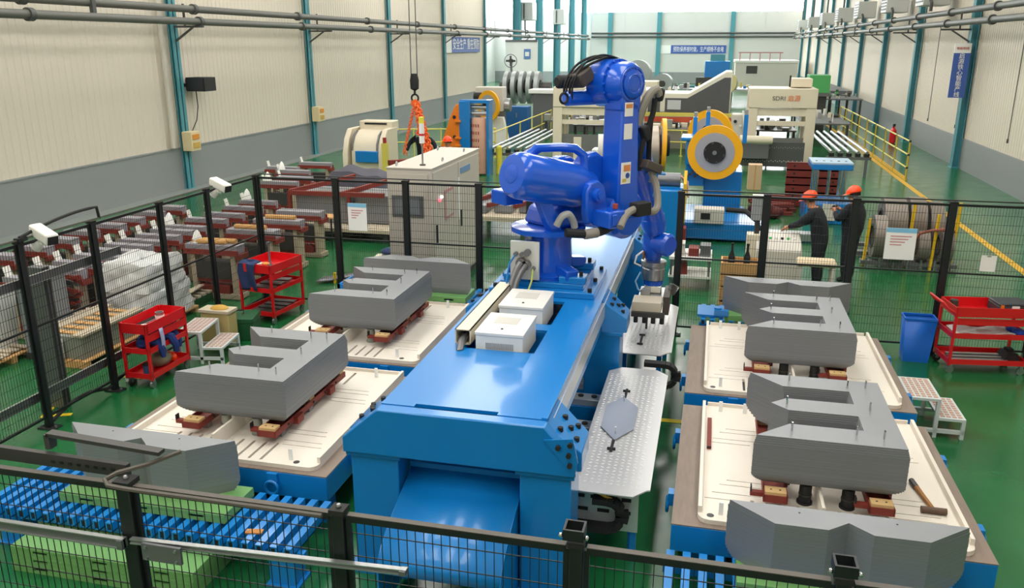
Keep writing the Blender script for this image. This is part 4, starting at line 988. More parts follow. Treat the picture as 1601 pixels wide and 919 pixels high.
# connector panel on pedestal
cpn = MB().box(-2.13, -1.80, 8.83, 8.87, 1.66, 2.10).build('connector_panel', mat('panel_bright', '#D9DAD6', .35, metal=.3), rb, bevel=.004)
MB().box(-2.11, -1.82, 8.87, 9.05, 1.66, 2.06).build('panel_box', RBLUE, rb)
for x, z, r_ in ((-2.06,1.96,.025),(-1.99,1.96,.025),(-1.93,1.98,.04),(-2.0,1.86,.06),(-1.94,1.84,.055),(-1.86,1.80,.022)):
    MB().cyl((x, 8.83, z), (x, 8.77, z), r_, n=12).build('plug', CUFF, cpn)
MB().cyl((-1.94,8.95,2.10), (-1.94,8.95,2.14), .035, n=12).build('panel_knob', STEEL, rb)
def whose(pts, r, m_, name='cable'):
    q = MB(); q.tube(pts, r, 8); return q.build(name, m_, rb)
whose([(-2.0,8.78,1.86),(-2.03,8.72,1.80),(-2.06,8.68,1.70),(-2.08,8.62,1.58),(-2.08,8.56,1.48)], .038, CUFF)
whose([(-1.94,8.78,1.84),(-1.98,8.71,1.78),(-2.02,8.67,1.68),(-2.04,8.61,1.56),(-2.05,8.56,1.48)], .034, CUFF)
whose([(-2.06,8.78,1.96),(-2.12,8.74,1.86),(-2.14,8.70,1.70),(-2.12,8.60,1.54),(-2.1,8.56,1.48)], .011, LBLUE)
whose([(-1.86,8.78,1.80),(-1.86,8.72,1.68),(-1.88,8.66,1.60),(-1.95,8.62,1.57),(-2.03,8.60,1.54),(-2.05,8.57,1.48)], .011, mat('cable_yellow_green', '#B9C96A', .5))
# ---- gripper (its own thing, bolted tool)
gx, gy = RBX+1.87*math.cos(RA), RBY+1.87*math.sin(RA)
gr = thing('magnet_gripper', 'silver gripper tool hanging from the robot wrist', 'gripper', (gx, gy, .75))
MB().lathe([(.10,0),(.165,.05),(.165,.25),(.14,.30),(.14,.36),(.15,.40),(.15,.92),(.10,1)], (gx,gy,1.50), (gx,gy,1.22), 28).build('tool_changer', STEEL, gr)
MB().cyl((gx,gy,1.23), (gx,gy,1.17), .13, n=24).build('blue_ring', RBLUE, gr)
MB().box(gx-.10, gx+.12, gy-.12, gy+.12, 1.02, 1.17).build('adapter_block', CHROME, gr, bevel=.01)
MB().box(gx-.14, gx-.02, gy-.20, gy-.10, 1.03, 1.14).build('valve_block', STEEL, gr, bevel=.006)
MB().box(gx-.17, gx+.17, gy-.40, gy+.30, 1.0, 1.04).build('cross_plate', GREYAL, gr)
MB().box(gx-.22, gx+.15, gy-.52, gy-.20, .92, 1.06).build('sensor_box', BEIGE, gr, bevel=.006)
MB().box(gx-.22, gx+.20, gy-.58, gy-.52, .88, .94).build('gripper_bar', DSTEEL, gr)
for i in range(4): MB().cyl((gx-.16+i*.11, gy-.55, .80), (gx-.16+i*.11, gy-.55, .89), .028, n=10).build('suction_cup', DKRUB, gr)
MB().cyl((gx-.02, gy-.55, .72), (gx-.02, gy-.55, .88), .014, n=8).build('probe_rod', DSTEEL, gr)
MB().box(gx+.16, gx+.24, gy-.36, gy+.20, .86, 1.10).build('side_frame', mat('bracket_umber', '#4D443E', .6), gr)
MB().obox((gx+.27, gy+.02, 1.10), (.10, .03, .14), (.2, .5, 0)).build('sensor_head', CHROME, gr)
MB().cyl((gx+.2, gy+.0, 1.0), (gx+.24, gy+.02, 1.18), .02, n=8).build('sensor_arm', STEEL, gr)
MB().tube([(gx-.14,gy-.06,1.62),(gx-.22,gy-.10,1.56),(gx-.24,gy-.10,1.46),(gx-.16,gy-.08,1.42)], .013, 8).build('air_hose', SHEETW, gr)
MB().tube([(gx-.16,gy-.08,1.34),(gx-.22,gy-.12,1.22),(gx-.18,gy-.14,1.12),(gx-.12,gy-.16,1.08)], .011, 8).build('air_hose', mat('hose_sky', '#9CC8E8', .4), gr)
for i in range(3): MB().cyl((gx-.13, gy-.12+.03*i, 1.52), (gx-.13, gy-.12+.03*i, 1.62), .012, n=8).build('fitting', mat('brass', '#B8782E', .35, metal=.7), gr)
# ================================================================== carts, stools, bins inside the cell
def make_cart(L, Wd, H, label, loc, rz, handle=True):
    """L along local x, width along y, origin at corner"""
    o = thing('tool_cart', label, 'cart', loc, rz)
    Mx = Matrix.Translation(loc) @ Matrix.Rotation(rz, 4, 'Z')
    def q():
        k = MB(); k.M = Mx; return k
    z0 = .13
    for x in (0, L-.035):
        for y in (0, Wd-.035):
            q().box(x, x+.035, y, y+.035, z0-.02, H).build('post', RED, o, bevel=.004)
    for nm, z, dp in (('bottom_tray', z0, .07), ('middle_tray', z0+(H-z0)*.46, .07), ('top_tray', H-.13, .13)):
        t = q(); t.box(.01, L-.01, .01, Wd-.01, z, z+.008)
        t.box(.005, L-.005, .0, .01, z, z+dp); t.box(.005, L-.005, Wd-.01, Wd, z, z+dp); t.box(.0, .01, .005, Wd-.005, z, z+dp); t.box(L-.01, L, .005, Wd-.005, z, z+dp)
        tr = t.build(nm, RED, o)
        if nm == 'top_tray':
            q().box(.05, L-.05, -.004, .0, z-.03, z-.015).build('drawer_groove', RED, tr)
    q().box(.03, L-.03, .003, .012, H-.24, H-.15).build('drawer_front', RED, o)
    for x in (.04, L-.06):
        for y in (.03, Wd-.05):
            c = q().cyl((x, y-.014, .05), (x, y+.014, .05), .05, n=14).build('caster_wheel', STEEL if y < .1 else DKRUB, o)
            q().box(x-.02, x+.02, y-.025, y+.025, .05, z0).build('caster_fork', STEEL, c)
    if handle:
        h = q(); h.tube([(0, .02, H-.08), (-.10, .02, H-.02), (-.16, .04, H+.05), (-.16, Wd-.04, H+.05), (-.10, Wd-.02, H-.02), (0, Wd-.02, H-.08)], .014, 8); h.build('push_handle', RED, o)
    return o, q
# right cart by the fence
o, q = make_cart(1.0, .52, .92, 'red three-tier tool cart with a black case on top, next to the blue bin', (3.24, 11.40, 0), math.radians(8))
zt = .92
o2 = thing('tool_case', 'black plastic tool case lying on the red cart', 'case', (3.9, 11.7, zt-.12))
q().box(.58, .98, .12, .46, zt-.122, zt+.0).build('body', mat('case_black', '#30353A', .5), o2, bevel=.02)
q().box(.58, .98, .12, .46, zt+.0, zt+.03).build('lid', MATS['case_black'], o2, bevel=.015); q().box(.74, .83, .10, .12, zt-.05, zt+.0).build('latch', SHEETW, o2); q().box(.60, .64, .11, .12, zt-.06, zt+.01).build('sticker', ORANGE, o2)
o2 = thing('paper_sheet', 'white papers lying in the top tray of the red cart', 'paper', (3.4, 11.5, zt)); q().obox((.20, .16, zt-.115), (.22, .12, .012), (0, 0, .2)).build('sheet', SHEETW, o2); q().obox((.24, .10, zt-.105), (.20, .06, .006), (0, 0, .1)).build('sheet', SHEETW, o2)
o2 = thing('grease_can', 'small dark can in the corner of the red cart', 'can', (3.4, 11.8, zt)); q().cyl((.12, .38, zt-.122), (.12, .38, zt-.02), .055, n=16).build('can_body', mat('can_dark', '#3A3A34', .5), o2); q().cyl((.12, .38, zt-.02), (.12, .38, zt-.005), .05, n=16).build('lid', DSTEEL, o2)
o2 = thing('plastic_sheet', 'clear plastic sheeting bundled on the middle shelf of the red cart', 'plastic', (3.6, 11.6, .5)); zz = .13+.79*.46+.008
q().grid(lambda u, v: (.08+u*.75, .08+v*.34, zz+.03+.025*math.sin(u*9)*math.cos(v*7)), 16, 8).build('film', GLASSF, o2, solid=.02)
o2 = thing('steel_bar', 'long grey steel bars on the bottom shelf of the red cart', 'bar', (3.6, 11.6, .14))
for i in range(3): q().box(.08, .80, .10+i*.09, .15+i*.09, .138, .17+.01*i).build('bar_body', GREYAL, o2)
o2 = thing('black_fixture', 'black steel fixture on the bottom shelf of the red cart', 'fixture', (4.1, 11.7, .14)); q().prism([(.74,.14),(.98,.14),(.92,.26),(.80,.26)], .12, .36, 'y').build('block', DKRUB, o2); q().box(.82, .90, .2, .3, .26, .30).build('knob', DKRUB, o2)
o2 = thing('blue_rag', 'blue rag hanging in the right end of the red cart', 'rag', (4.1, 11.7, .5)); q().ball((.90, .16, zz+.05), (.08, .10, .05)).build('fold', mat('rag_blue', '#1C48B0', .85), o2); q().ball((.88, .30, zz+.04), (.07, .08, .04)).build('fold', MATS['rag_blue'], o2)
# blue waste bin
o = thing('waste_bin', 'plain blue plastic waste bin next to the red cart', 'bin', (2.93, 11.95, 0))
b_ = MB(); x0, x1, y0, y1 = 2.72, 3.12, 11.72, 11.98
b_.add([(x0+.04,y0+.02,0),(x1-.04,y0+.02,0),(x1-.04,y1-.02,0),(x0+.04,y1-.02,0),(x0,y0,.62),(x1,y0,.62),(x1,y1,.62),(x0,y1,.62)],[(0,3,2,1),(0,1,5,4),(1,2,6,5),(2,3,7,6),(3,0,4,7)])
b_.build('bucket', mat('bin_blue', '#0E62C4', .4), o, solid=.008)
rm = MB()
for a, c in (((x0,y0),(x1,y0)),((x1,y0),(x1,y1)),((x1,y1),(x0,y1)),((x0,y1),(x0,y0))): rm.bar((a[0],a[1],.62),(c[0],c[1],.62),.02,.03)
rm.build('rim', MATS['bin_blue'], o)
# step stools
TREAD = mat('tread_pink', '#BE9480', .5, metal=.2, var=.1, vscale=20)
def stool(loc, rz, label, two=True):
    o = thing('step_stool', label, 'stool', loc, rz); Mx = Matrix.Translation(loc) @ Matrix.Rotation(rz, 4, 'Z')
    def q():
        k = MB(); k.M = Mx; return k
    fr = mat('stool_frame', '#C6CBCB', .45)
    def tier(x0, x1, h, n):
        t = q().box(x0, x1, 0, .62, h-.03, h).build('tread', fr, o)
        d = q().box(0, .042, 0, .036, 0, .005).build('tread_stud', TREAD, t)
        d.location = Mx.inverted() @ (Mx @ Vector((x0+.03, .04, h))); d.location = Vector((x0+.03, .04, h))
        d.data.transform(Matrix.Identity(4))
        for i in range(int((x1-x0-.03)/.06)):
            for j in range(9):
                if (i, j) != (0, 0): share(d, t, (x0+.03+i*.06+(.03 if j % 2 else 0)*0, .04+j*.064, h))
        for x in (x0, x1-.04):
            for y in (0, .58):
                if two and x0 > .1 and x == x0: continue
                q().box(x, x+.04, y, y+.04, 0, h-.03).build('leg', fr, o)
        for y in (0, .58): q().box(x0, x1, y, y+.04, .06, .10).build('stretcher', fr, o)
    tier(0, .34, .46, 5); tier(.34, .62, .24, 4)
    return o
st1 = stool((2.30, 9.30, 0), 0, 'two-step stool with stippled treads next to the right rear table')
dup(st1, (-6.93, 9.33, 0), math.radians(10), 'two-step stool with stippled treads beside the red cart of rags')
# left cart with rags
o, q = make_cart(.80, .40, .86, 'red three-tier tool cart full of blue rags by the left fence', (-6.71, 8.46, 0), math.radians(89), False)
zz = .13+.73*.46+.01
RG = mat('rag_navy', '#1A2F6E', .9, bump=.5, bscale=12)
for i, (x, y, r_) in enumerate(((.2,.2,.13),(.42,.16,.14),(.6,.25,.12),(.34,.30,.12))):
    o2 = thing('cleaning_rag', 'crumpled navy rag on the middle shelf of the red cart by the left fence', 'rag', (-6.9, 8.6, zz), group='navy rags on the cart')
    q().ball((x, y, zz+r_*.55), (r_, r_*.8, r_*.6), 12, 8).build('bundle', RG, o2)
    q().tube([(x, y-.05, zz+r_*.8), (x+.03, y-.16, zz+r_*.6), (x+.04, y-.21, zz-.02), (x+.04, y-.22, zz-.12)], [.05,.06,.05,.03], 8).build('loose_end', RG, o2)
o2 = thing('masking_tape', 'roll of white tape lying in the top tray of the cart of rags', 'tape', (-6.9, 9.0, .80)); q().pipe((.6,.25,.735), (.6,.25,.79), .06, .035).build('roll', SHEETW, o2); q().pipe((.6,.25,.79), (.6,.25,.83), .055, .04).build('roll', GREYAL, o2)
o2 = thing('steel_ruler', 'long black steel bar in the top tray of the cart of rags', 'bar', (-6.9, 8.8, .80)); q().box(.1, .62, .30, .36, .738, .76).build('bar_body', DKRUB, o2); q().box(.1, .62, .27, .30, .738, .75).build('bar_edge', GREYAL, o2)
o2 = thing('paper_box', 'small tan carton in the top tray of the cart of rags', 'box', (-6.85, 8.6, .8)); q().obox((.16,.16,.765), (.12,.09,.055), (0,0,.4)).build('carton', WOOD, o2); q().obox((.16,.16,.795), (.09,.06,.006), (0,0,.4)).build('label', SHEETW, o2)
o2 = thing('paper_sheet', 'pale strip of film hanging off the cart of rags', 'film', (-6.75, 8.6, .5)); q().grid(lambda u, v: (.22+u*.07, -.012-.02*math.sin(v*3), .74-v*.36), 2, 8).build('film', mat('film_lilac', '#A9A8CF', .3), o2, solid=.004)
o2 = thing('helmet_bag', 'khaki cloth bundle on the bottom shelf of the cart of rags', 'bundle', (-6.9, 8.8, .14)); q().ball((.45,.2,.235), (.16,.13,.10)).build('bundle', mat('khaki', '#8A8068', .85), o2); q().ball((.62,.16,.20), (.05,.08,.06)).build('orange_cloth', HELM, o2)
o2 = thing('blue_bottle', 'dark blue tin on the bottom shelf of the cart of rags', 'tin', (-6.85, 8.5, .14)); q().cyl((.14,.16,.138), (.14,.16,.27), .06, n=14).build('tin_body', mat('tin_blue', '#2E4C72', .4), o2); q().cyl((.14,.16,.27), (.14,.16,.285), .062, n=14).build('lid', DKRUB, o2)
# second left cart with blue cloth
o, q = make_cart(.82, .62, .95, 'red three-tier tool cart with a blue cloth over its corner, by the back fence', (-6.47, 11.12, 0), math.radians(82), False)
o2 = thing('blue_cloth', 'folded navy blue cloth hung over the red cart corner', 'cloth', (-7.0, 11.2, .5))
def blc(u, v):
    x, y = .02, .28+u*.30
    if v < .2: return (x+.12-v*.6*1.2, y, .962+.012*math.sin(u*8))
    t = (v-.2)/.8; return (x-.03-.02*math.sin(u*7+t*2), y+.02*math.sin(t*5), .955-t*.42)
q().grid(blc, 14, 14).build('fabric', CLOTHN, o2, solid=.012); q().tube([(.13,.30,.955),(.14,.42,.965),(.13,.54,.955)], .03, 8).build('roll', CLOTHN, o2)
o2 = thing('work_glove', 'orange and white work glove on the red cart with the blue cloth', 'glove', (-6.6, 11.2, .95)); q().ball((.08,.14,.962), (.05,.07,.025)).build('palm', mat('glove_orange', '#E8924A', .85), o2)
for i in range(3): q().tube([(.06+.03*i,.18,.96), (.05+.035*i,.24,.955), (.05+.04*i,.27,.945)], .013, 6).build('finger', SHEETW, o2)
o2 = thing('measuring_stand', 'thin grey stand rod on a round base in the red cart tray', 'stand', (-6.6, 11.4, .83)); q().lathe([(.07,0),(.05,.1),(.018,.25),(.012,1)], (.26,.20,.828), (.26,.20,1.25), 16).build('stand_body', CUFF, o2); q().box(.23, .29, .18, .22, 1.23, 1.26).build('stand_head', CUFF, o2)
o2 = thing('metal_plate', 'flat grey plates lying on the middle shelf by the blue cloth', 'plate', (-6.6, 11.5, .5)); zz = .13+.82*.46+.01
for i in range(3): q().obox((.22+.2*i,.31,zz+.02+.01*i), (.14,.36,.02), (0,0,.15*i)).build('plate_body', CUFF, o2)
o2 = thing('metal_plate', 'dark steel plates lying on the bottom shelf by the blue cloth', 'plate', (-6.6, 11.5, .14))
for i in range(4): q().obox((.18+.16*i,.31,.155+.008*i), (.12,.42,.02), (0,0,.06*i)).build('plate_body', DSTEEL, o2)
# green tool chest
o = thing('tool_chest', 'dark green steel tool chest on the floor between the red carts', 'chest', (-6.75, 10.55, 0), math.radians(15))
Mx = WM[o.name]
k = MB(); k.M = Mx; k.box(-.30, .28, -.22, .22, 0, .26); k.build('body', DGREEN, o, bevel=.01)
k = MB(); k.M = Mx; k.box(-.31, .29, -.23, .23, .26, .34); k.build('lid', DGREEN, o, bevel=.012)
k = MB(); k.M = Mx; k.box(-.04, .04, -.245, -.22, .22, .30); k.build('latch', STEEL, o)
k = MB(); k.M = Mx; k.tube([(-.1,0,.34),(-.1,0,.40),(.1,0,.40),(.1,0,.34)], .01, 6); k.build('handle', DKRUB, o)
k = MB(); k.M = Mx; k.cyl((.1,-.05,.34), (.1,-.05,.37), .02, n=8); k.build('hasp', CHROME, o)
o = thing('yellow_crate', 'amber plastic crate behind the step stool by the left fence', 'crate', (-6.9, 9.9, 0))
MB().box(-7.05, -6.60, 10.08, 10.30, 0, .50).build('body', mat('crate_amber', '#B4A06A', .5), o, bevel=.01); MB().box(-7.07, -6.58, 10.06, 10.31, .50, .54).build('rim', PALE, o); MB().ball((-6.8, 10.19, .54), (.14,.1,.05)).build('contents', mat('amber_cloth', '#C29A46', .8), o)
# ================================================================== storage racks at the left
TAGW = mat('tag_white', '#E6E3DC', .6)
PLEG = mat('rack_leg', '#A89A84', .7, var=.15)
def make_rack(L=.86, w=.20, tag_=True, pad=0):
    o = thing('clamp_frame', 'x', 'core clamp', (0, 0, 0))
    MB().box(0, L, .02, w-.02, .80, .95).build('lamination_bar', mat('bar_lilac', '#8E8B92', .45, var=.1, stretch=(1,6,20)), o, bevel=.004)
    for y in (0, w-.02):
        c = MB(); c.box(-.03, L+.03, y, y+.02, .80, .87); c.box(-.03, L+.03, y-.02 if y == 0 else y, y+.02 if y == 0 else y+.04, .785, .80)
        c.build('channel', OXRED, o)
    for x in (.08, L-.14): MB().box(x, x+.09, .02, w-.02, .10, .80).build('timber_leg', PLEG, o)
    MB().box(.02, L-.02, .02, w-.02, 0, .02).build('base_board', PLEG, o)
    MB().box(.05, L-.08, .05, w-.05, .30, .36).build('tie_bar', OXRED, o)
    MB().box(.17, L-.16, .03, w-.03, .36, .66).build('stored_plates', DSTEEL, o)
    MB().box(.0, L, .0, w, .02, .10).build('timber_base', PLEG, o)
    MB().box(.17, L-.2, .02, w-.02, .10, .24).build('stored_clamp', OXRED, o)
    for x in (.2, L*.5, L-.2): MB().cyl((x, w/2, .93), (x, w/2, .945), .015, n=6).build('bolt', DSTEEL, o)
    MB().box(L-.02, L+.05, .0, w, .72, .80).build('end_bracket', OXRED, o)
    if tag_: MB().obox((.04, w*.5, 1.01), (.012, .15, .17), (0, -.25, .15)).build('paper_tag', TAGW, o)
    return o
rk = make_rack(); rk.location = (-9.97, 9.63, 0); GR = 'tagged core clamps in the storage row'
rk['label'] = 'red and grey core clamp with a white paper tag in the storage row'; rk['group'] = GR
for y in (10.31, 10.70, 11.15, 11.54, 11.92, 12.28, 12.69, 13.14, 13.48, 14.2, 14.77, 15.5, 16.2): dup(rk, (-9.97+random.uniform(-.03,.03), y-.1, 0), random.uniform(-.02,.02))
rk2 = make_rack(.62, .26, False); rk2.location = (-11.4, 9.5, 0); rk2['label'] = 'red and grey core clamp without a tag in the row along the wall'; rk2['group'] = 'untagged core clamps along the wall'
y = 10.1
while y < 15.4: dup(rk2, (-11.4+random.uniform(-.08,.08), y, 0), random.uniform(-.03,.03)); y += .62
# row by the fence with brown paper rolls
rk3 = make_rack(.98, .30, False); rk3.location = (-8.66, 12.15, 0); rk3['label'] = 'red core clamp carrying paper rolls beside the left fence corner'; rk3['group'] = 'core clamps carrying paper rolls'
for y in (13.35, 14.3, 15.2): dup(rk3, (-8.62, y, 0), 0)
for (x, y) in ((-8.55, 12.26), (-8.42, 12.36), (-8.5, 13.5), (-8.4, 14.45)):
    o = thing('paper_roll', 'tan paper roll lying on a core clamp beside the left fence corner', 'roll', (x, y, .95), group='tan paper rolls on the clamps')
    MB().lathe([(.02,0),(.045,0),(.045,1),(.02,1)], (x, y, .985), (x+.62, y+.02, .985), 12).build('roll_body', mat('roll_tan', '#C99A5C', .7), o)
    MB().cyl((x-.01, y, .985), (x, y, .985), .02, n=8).build('core_end', PALE, o)
# red T-clamps behind, toward the white machine
rk4 = make_rack(.95, .24, True); rk4.location = (-10.9, 19.4, 0); rk4['label'] = 'dark red core clamp in the far storage rows before the white machine'; rk4['group'] = 'core clamps before the white machine'
for x, y in ((-12.1, 21.0), (-11.6, 22.0), (-11.5, 20.45), (-10.9, 18.6)): dup(rk4, (x, y, 0), random.uniform(-.04, .04))
# pointed white bags on posts
for x, y, z in ((-9.9, 13.42, .95), (-9.9, 16.2, .95), (-8.5, 12.2, .95), (-10.75, 18.62, .95), (-11.35, 20.45, .95)):
    o = thing('white_bag', 'small pointed white bag over the end of a core clamp', 'bag', (x, y, z), group='white bags on the clamps')
    MB().lathe([(.09,0),(.085,.3),(.05,.75),(.01,1)], (x, y+.1, z), (x, y+.12, z+.22), 12).build('cap_body', SHEETW, o)
    MB().torus((x, y+.1, z+.01), .09, .008).build('cap_seam', TAGW, o)
# wrapped goods on a pallet
def timber_pallet(x0, x1, y0, y1, label, n=7, z=0.0, along='x'):
    o = thing('timber_pallet', label, 'pallet', (x0, y0, z))
    for i in range(3):
        y = y0+(y1-y0-.09)*i/2
        MB().box(x0, x1, y, y+.09, z, z+.08).build('bearer', WOOD, o)
    for i in range(n):
        x = x0+(x1-x0-.09)*i/(n-1); MB().box(x, x+.09, y0, y1, z+.08, z+.10).build('deck_board', WOOD, o)
    return o
timber_pallet(-9.05, -8.05, 10.35, 11.5, 'timber pallet under the wrapped goods')
wrp = thing('wrapped_goods', 'tall goods wrapped in clear plastic film behind the left fence', 'wrapped goods', (-8.7, 10.6, .1))
rnd = random.Random(4)
def wrapf(zb, zt, x0, x1, y0, y1):
    cx_, cy_ = (x0+x1)/2, (y0+y1)/2
    def f(u, v):
        a = u*2*PI; c, s = math.cos(a), math.sin(a); k = 1/max(abs(c), abs(s)); k = k*.8+.2*1.1
        z = zb+(zt-zb)*min(1, v/.85); kk = 1-.10*v if v <= .85 else (1-.085)*(1-(v-.85)/.15)
        rr = 1+.03*math.sin(a*11+v*7)+.025*math.sin(a*5-v*13)
        return (cx_+c*k*kk*rr*(x1-x0)/2, cy_+s*k*kk*rr*(y1-y0)/2, z+.02*math.sin(a*7+v*9)*(1 if 0 < v < .84 else 0)+(.03*math.sin(a*3) if v > .85 else 0))
    return f
MB().grid(wrapf(.10, .62, -9.03, -8.07, 10.38, 11.47), 40, 14).build('lower_bundle', GLASSF, wrp)
MB().grid(wrapf(.58, 1.02, -9.0, -8.12, 10.42, 11.4), 40, 14).build('upper_bundle', GLASSF, wrp)
# crates on pallets next to the fence
timber_pallet(-8.84, -8.02, 8.85, 10.28, 'timber pallet under the long grey crate by the left fence')
o = thing('long_crate', 'long grey green crate with timber lid by the left fence', 'crate', (-8.5, 9.4, .1))
MB().box(-8.80, -8.10, 8.92, 10.2, .10, .42).build('body', mat('crate_grey', '#85887E', .6, var=.12), o, bevel=.006); MB().box(-8.83, -8.62, 8.90, 10.22, .42, .46).build('lid_board', PALE, o); MB().box(-8.24, -8.07, 8.90, 10.22, .42, .45).build('lid_board', PALE, o)
for i in range(6): MB().box(-8.62, -8.26, 9.0+i*.2, 9.1+i*.2, .425, .44).build('slat', WOOD, o)
o = thing('film_sheet', 'clear plastic film draped at the end of the long crate', 'film', (-8.5, 8.85, .1)); MB().grid(lambda u, v: (-8.82+u*.45, 8.90-.02*math.sin(u*15)-.01, .12+v*.28), 16, 4).build('film', GLASSF, o, solid=.006)
timber_pallet(-10.0, -9.15, 8.45, 9.2, 'timber pallet with loose boards by the sliding gate')
o = thing('loose_boards', 'loose pale boards lying on the pallet by the sliding gate', 'boards', (-9.6, 8.8, .1))
for i in range(6): MB().obox((-9.6+random.uniform(-.05,.05), 8.55+i*.11, .115+.02*(i % 2)), (.8, .08, .02), (0, 0, random.uniform(-.1,.1))).build('board', PALE, o)
o = thing('grey_cabinet', 'plain grey steel cabinet with tan top behind the sliding gate', 'cabinet', (-9.2, 9.5, 0))
MB().box(-9.08, -8.88, 8.98, 9.66, .1, 1.08).build('body', mat('cab_steel', '#7B8086', .5), o, bevel=.006); MB().box(-9.10, -8.86, 8.96, 9.68, 1.08, 1.11).build('top', PALE, o); MB().box(-8.88, -8.874, 9.3, 9.36, .72, .78).build('name_plate', YEL, o); MB().box(-9.09, -8.87, 8.97, 9.67, 0, .1).build('plinth', DSTEEL, o)
o = thing('leaning_sheet', 'white sheet leaning beside the grey steel cabinet', 'sheet', (-9.45, 9.0, 0)); MB().obox((-9.42, 9.05, .5), (.03, .4, .98), (0, .12, .1)).build('sheet', SHEETW, o); MB().obox((-9.405, 9.05, .03), (.05, .42, .04), (0, 0, .1)).build('foot_rail', OXRED, o)
o = thing('scrap_bundle', 'tangled red brown clamp offcuts behind the grey steel cabinet', 'scrap', (-9.0, 10.0, .1))
for i in range(22):
    a = random.uniform(0, PI); x = -8.94+random.uniform(-.03,.03); yy = 9.86+random.uniform(-.05,.07); z = .42+random.uniform(0,.5)
    MB().bar((x-.10*math.cos(a), yy-.05*math.sin(a), z), (x+.10*math.cos(a), yy+.05*math.sin(a), z+random.uniform(-.08,.08)), .03, .05).build('offcut', OXRED if i % 3 else DSTEEL, o)
MB().box(-9.06, -8.86, 9.72, 10.02, 0, .45).build('box_base', PALE, o)
o = thing('green_pallet_base', 'long green steel skid on the floor behind the left fence', 'skid', (-8.4, 11.8, 0))
for x in (-8.62, -8.3): MB().box(x, x+.12, 11.52, 12.12, 0, .14).build('runner', DGREEN, o)
for i in range(4): MB().box(-8.62, -8.18, 11.54+i*.16, 11.62+i*.16, .14, .18).build('cross_bar', PALE, o)
o = thing('loose_boards', 'pale boards stacked on the green skid', 'boards', (-8.4, 11.8, .18))
for i in range(5): MB().obox((-8.50+.05*i, 11.80, .19+.02*i), (.09, .52, .02), (0, 0, .04*i)).build('board', PALE, o)
# ---- control cabinet
o = thing('control_cabinet', 'large beige grey control cabinet behind the back fence', 'cabinet', (-4.75, 14.1, 0))
x0, x1, y0, y1, zt = -5.12, -4.36, 12.66, 15.5, 2.30
MB().box(x0, x1, y0, y1, .12, zt-.02).build('body', CAB2, o, bevel=.006)
MB().box(x0-.01, x1+.01, y0-.01, y1+.01, zt-.02, zt).build('roof_plate', CAB2, o); MB().box(x0+.02, x1-.02, y0+.02, y1-.02, 0, .12).build('plinth', DSTEEL, o)
for i in range(2):
    d = MB().box(x1, x1+.015, y0+.06+i*1.38, y0+1.40+i*1.38, .18, zt-.08).build('door', CAB2, o)
    MB().box(x1+.015, x1+.035, y0+.14+i*1.38, y0+.18+i*1.38, 1.05, 1.35).build('handle', DKRUB, d)
fp = MB().box(x0+.04, x1-.06, y0-.015, y0, .2, zt-.1).build('end_door', CAB2, o)
w_ = MB().box(x0+.08, x1-.14, y0-.03, y0-.015, 1.5, 1.85).build('screen_frame', CUFF, fp); MB().box(x0+.13, x1-.20, y0-.034, y0-.03, 1.55, 1.80).build('screen', mat('screen_grey', '#777C80', .3), w_)
MB().box(x1+.015, x1+.03, 13.25, 13.75, 1.35, 1.85).build('notice_frame', mat('notice_rose', '#B98C8C', .6), o); MB().box(x1+.031, x1+.035, 13.29, 13.71, 1.40, 1.80).build('notice_paper', CAB2, o)
MB().box(x1+.015, x1+.03, 14.05, 14.10, 1.2, 1.95).build('notice_edge', SHEETW, o); MB().box(x1+.015, x1+.025, 14.2, 14.8, 2.0, 2.1).build('logo_plate', mat('logo_blue', '#6C8FB8', .5), o)
MB().ball((x1+.04, 12.95, 1.74), .03).build('red_lamp', mat('lamp_red', '#E86A7A', .4, emit=1.2), o); MB().ball((x1+.04, 13.05, 1.78), .03).build('white_lamp', mat('lamp_white', '#EAF5EC', .4, emit=1.2), o)
for (x, y) in ((x0+.1, y0+.2), (x1-.1, y0+.9), (x0+.1, y1-.5), (x1-.12, y1-.6)): MB().torus((x, y, zt+.03), .035, .01, (1,0,0), 14, 6).build('lifting_eye', STEEL, o)
o = thing('signal_tower', 'signal tower light with yellow cap and red band on the control cabinet', 'signal light', (-4.62, 13.0, zt))
MB().cyl((-4.62,13.0,zt), (-4.62,13.0,zt+.36), .014, n=10).build('pole', STEEL, o); MB().cyl((-4.62,13.0,zt), (-4.62,13.0,zt+.02), .05, n=14).build('base', DSTEEL, o)
for z, h, m_ in ((.36,.12,SHEETW),(.48,.035,mat('band_red','#D22A3A',.4)),(.515,.09,SHEETW),(.605,.075,SHEETW),(.68,.10,mat('lamp_yellow','#E8E04A',.4))):
    MB().cyl((-4.62,13.0,zt+z), (-4.62,13.0,zt+z+h), .042, n=16).build('lamp_segment', m_, o)
# ---- racks between the fence and cabinet
o = thing('laminate_rack', 'red steel rack holding upright grey laminate packs behind the back fence', 'rack', (-8.2, 17.3, 0))
MB().box(-9.2, -7.9, 17.2, 18.3, .32, .95).build('laminate_pack', LAM, o, bevel=.004); MB().box(-7.8, -6.9, 17.3, 18.3, .32, .95).build('laminate_pack', LAMW, o, bevel=.004)
for (a, b2) in (((-9.3,17.1,1.0),(-8.2,18.3,1.22)), ((-8.0,17.1,1.0),(-7.2,18.0,1.2)), ((-9.3,17.1,.98),(-7.0,17.1,1.0)), ((-7.2,18.0,1.2),(-6.9,18.3,1.22))): MB().bar(a, b2, .09, .10).build('red_beam', OXRED, o)
for x in (-9.3, -7.85, -6.8):
    for yy in (17.1, 18.35): MB().box(x-.04, x+.04, yy-.04, yy+.04, .3, 1.02).build('upright', OXRED, o)
MB().box(-9.5, -6.6, 16.7, 18.6, .22, .30).build('platform', PALE, o)
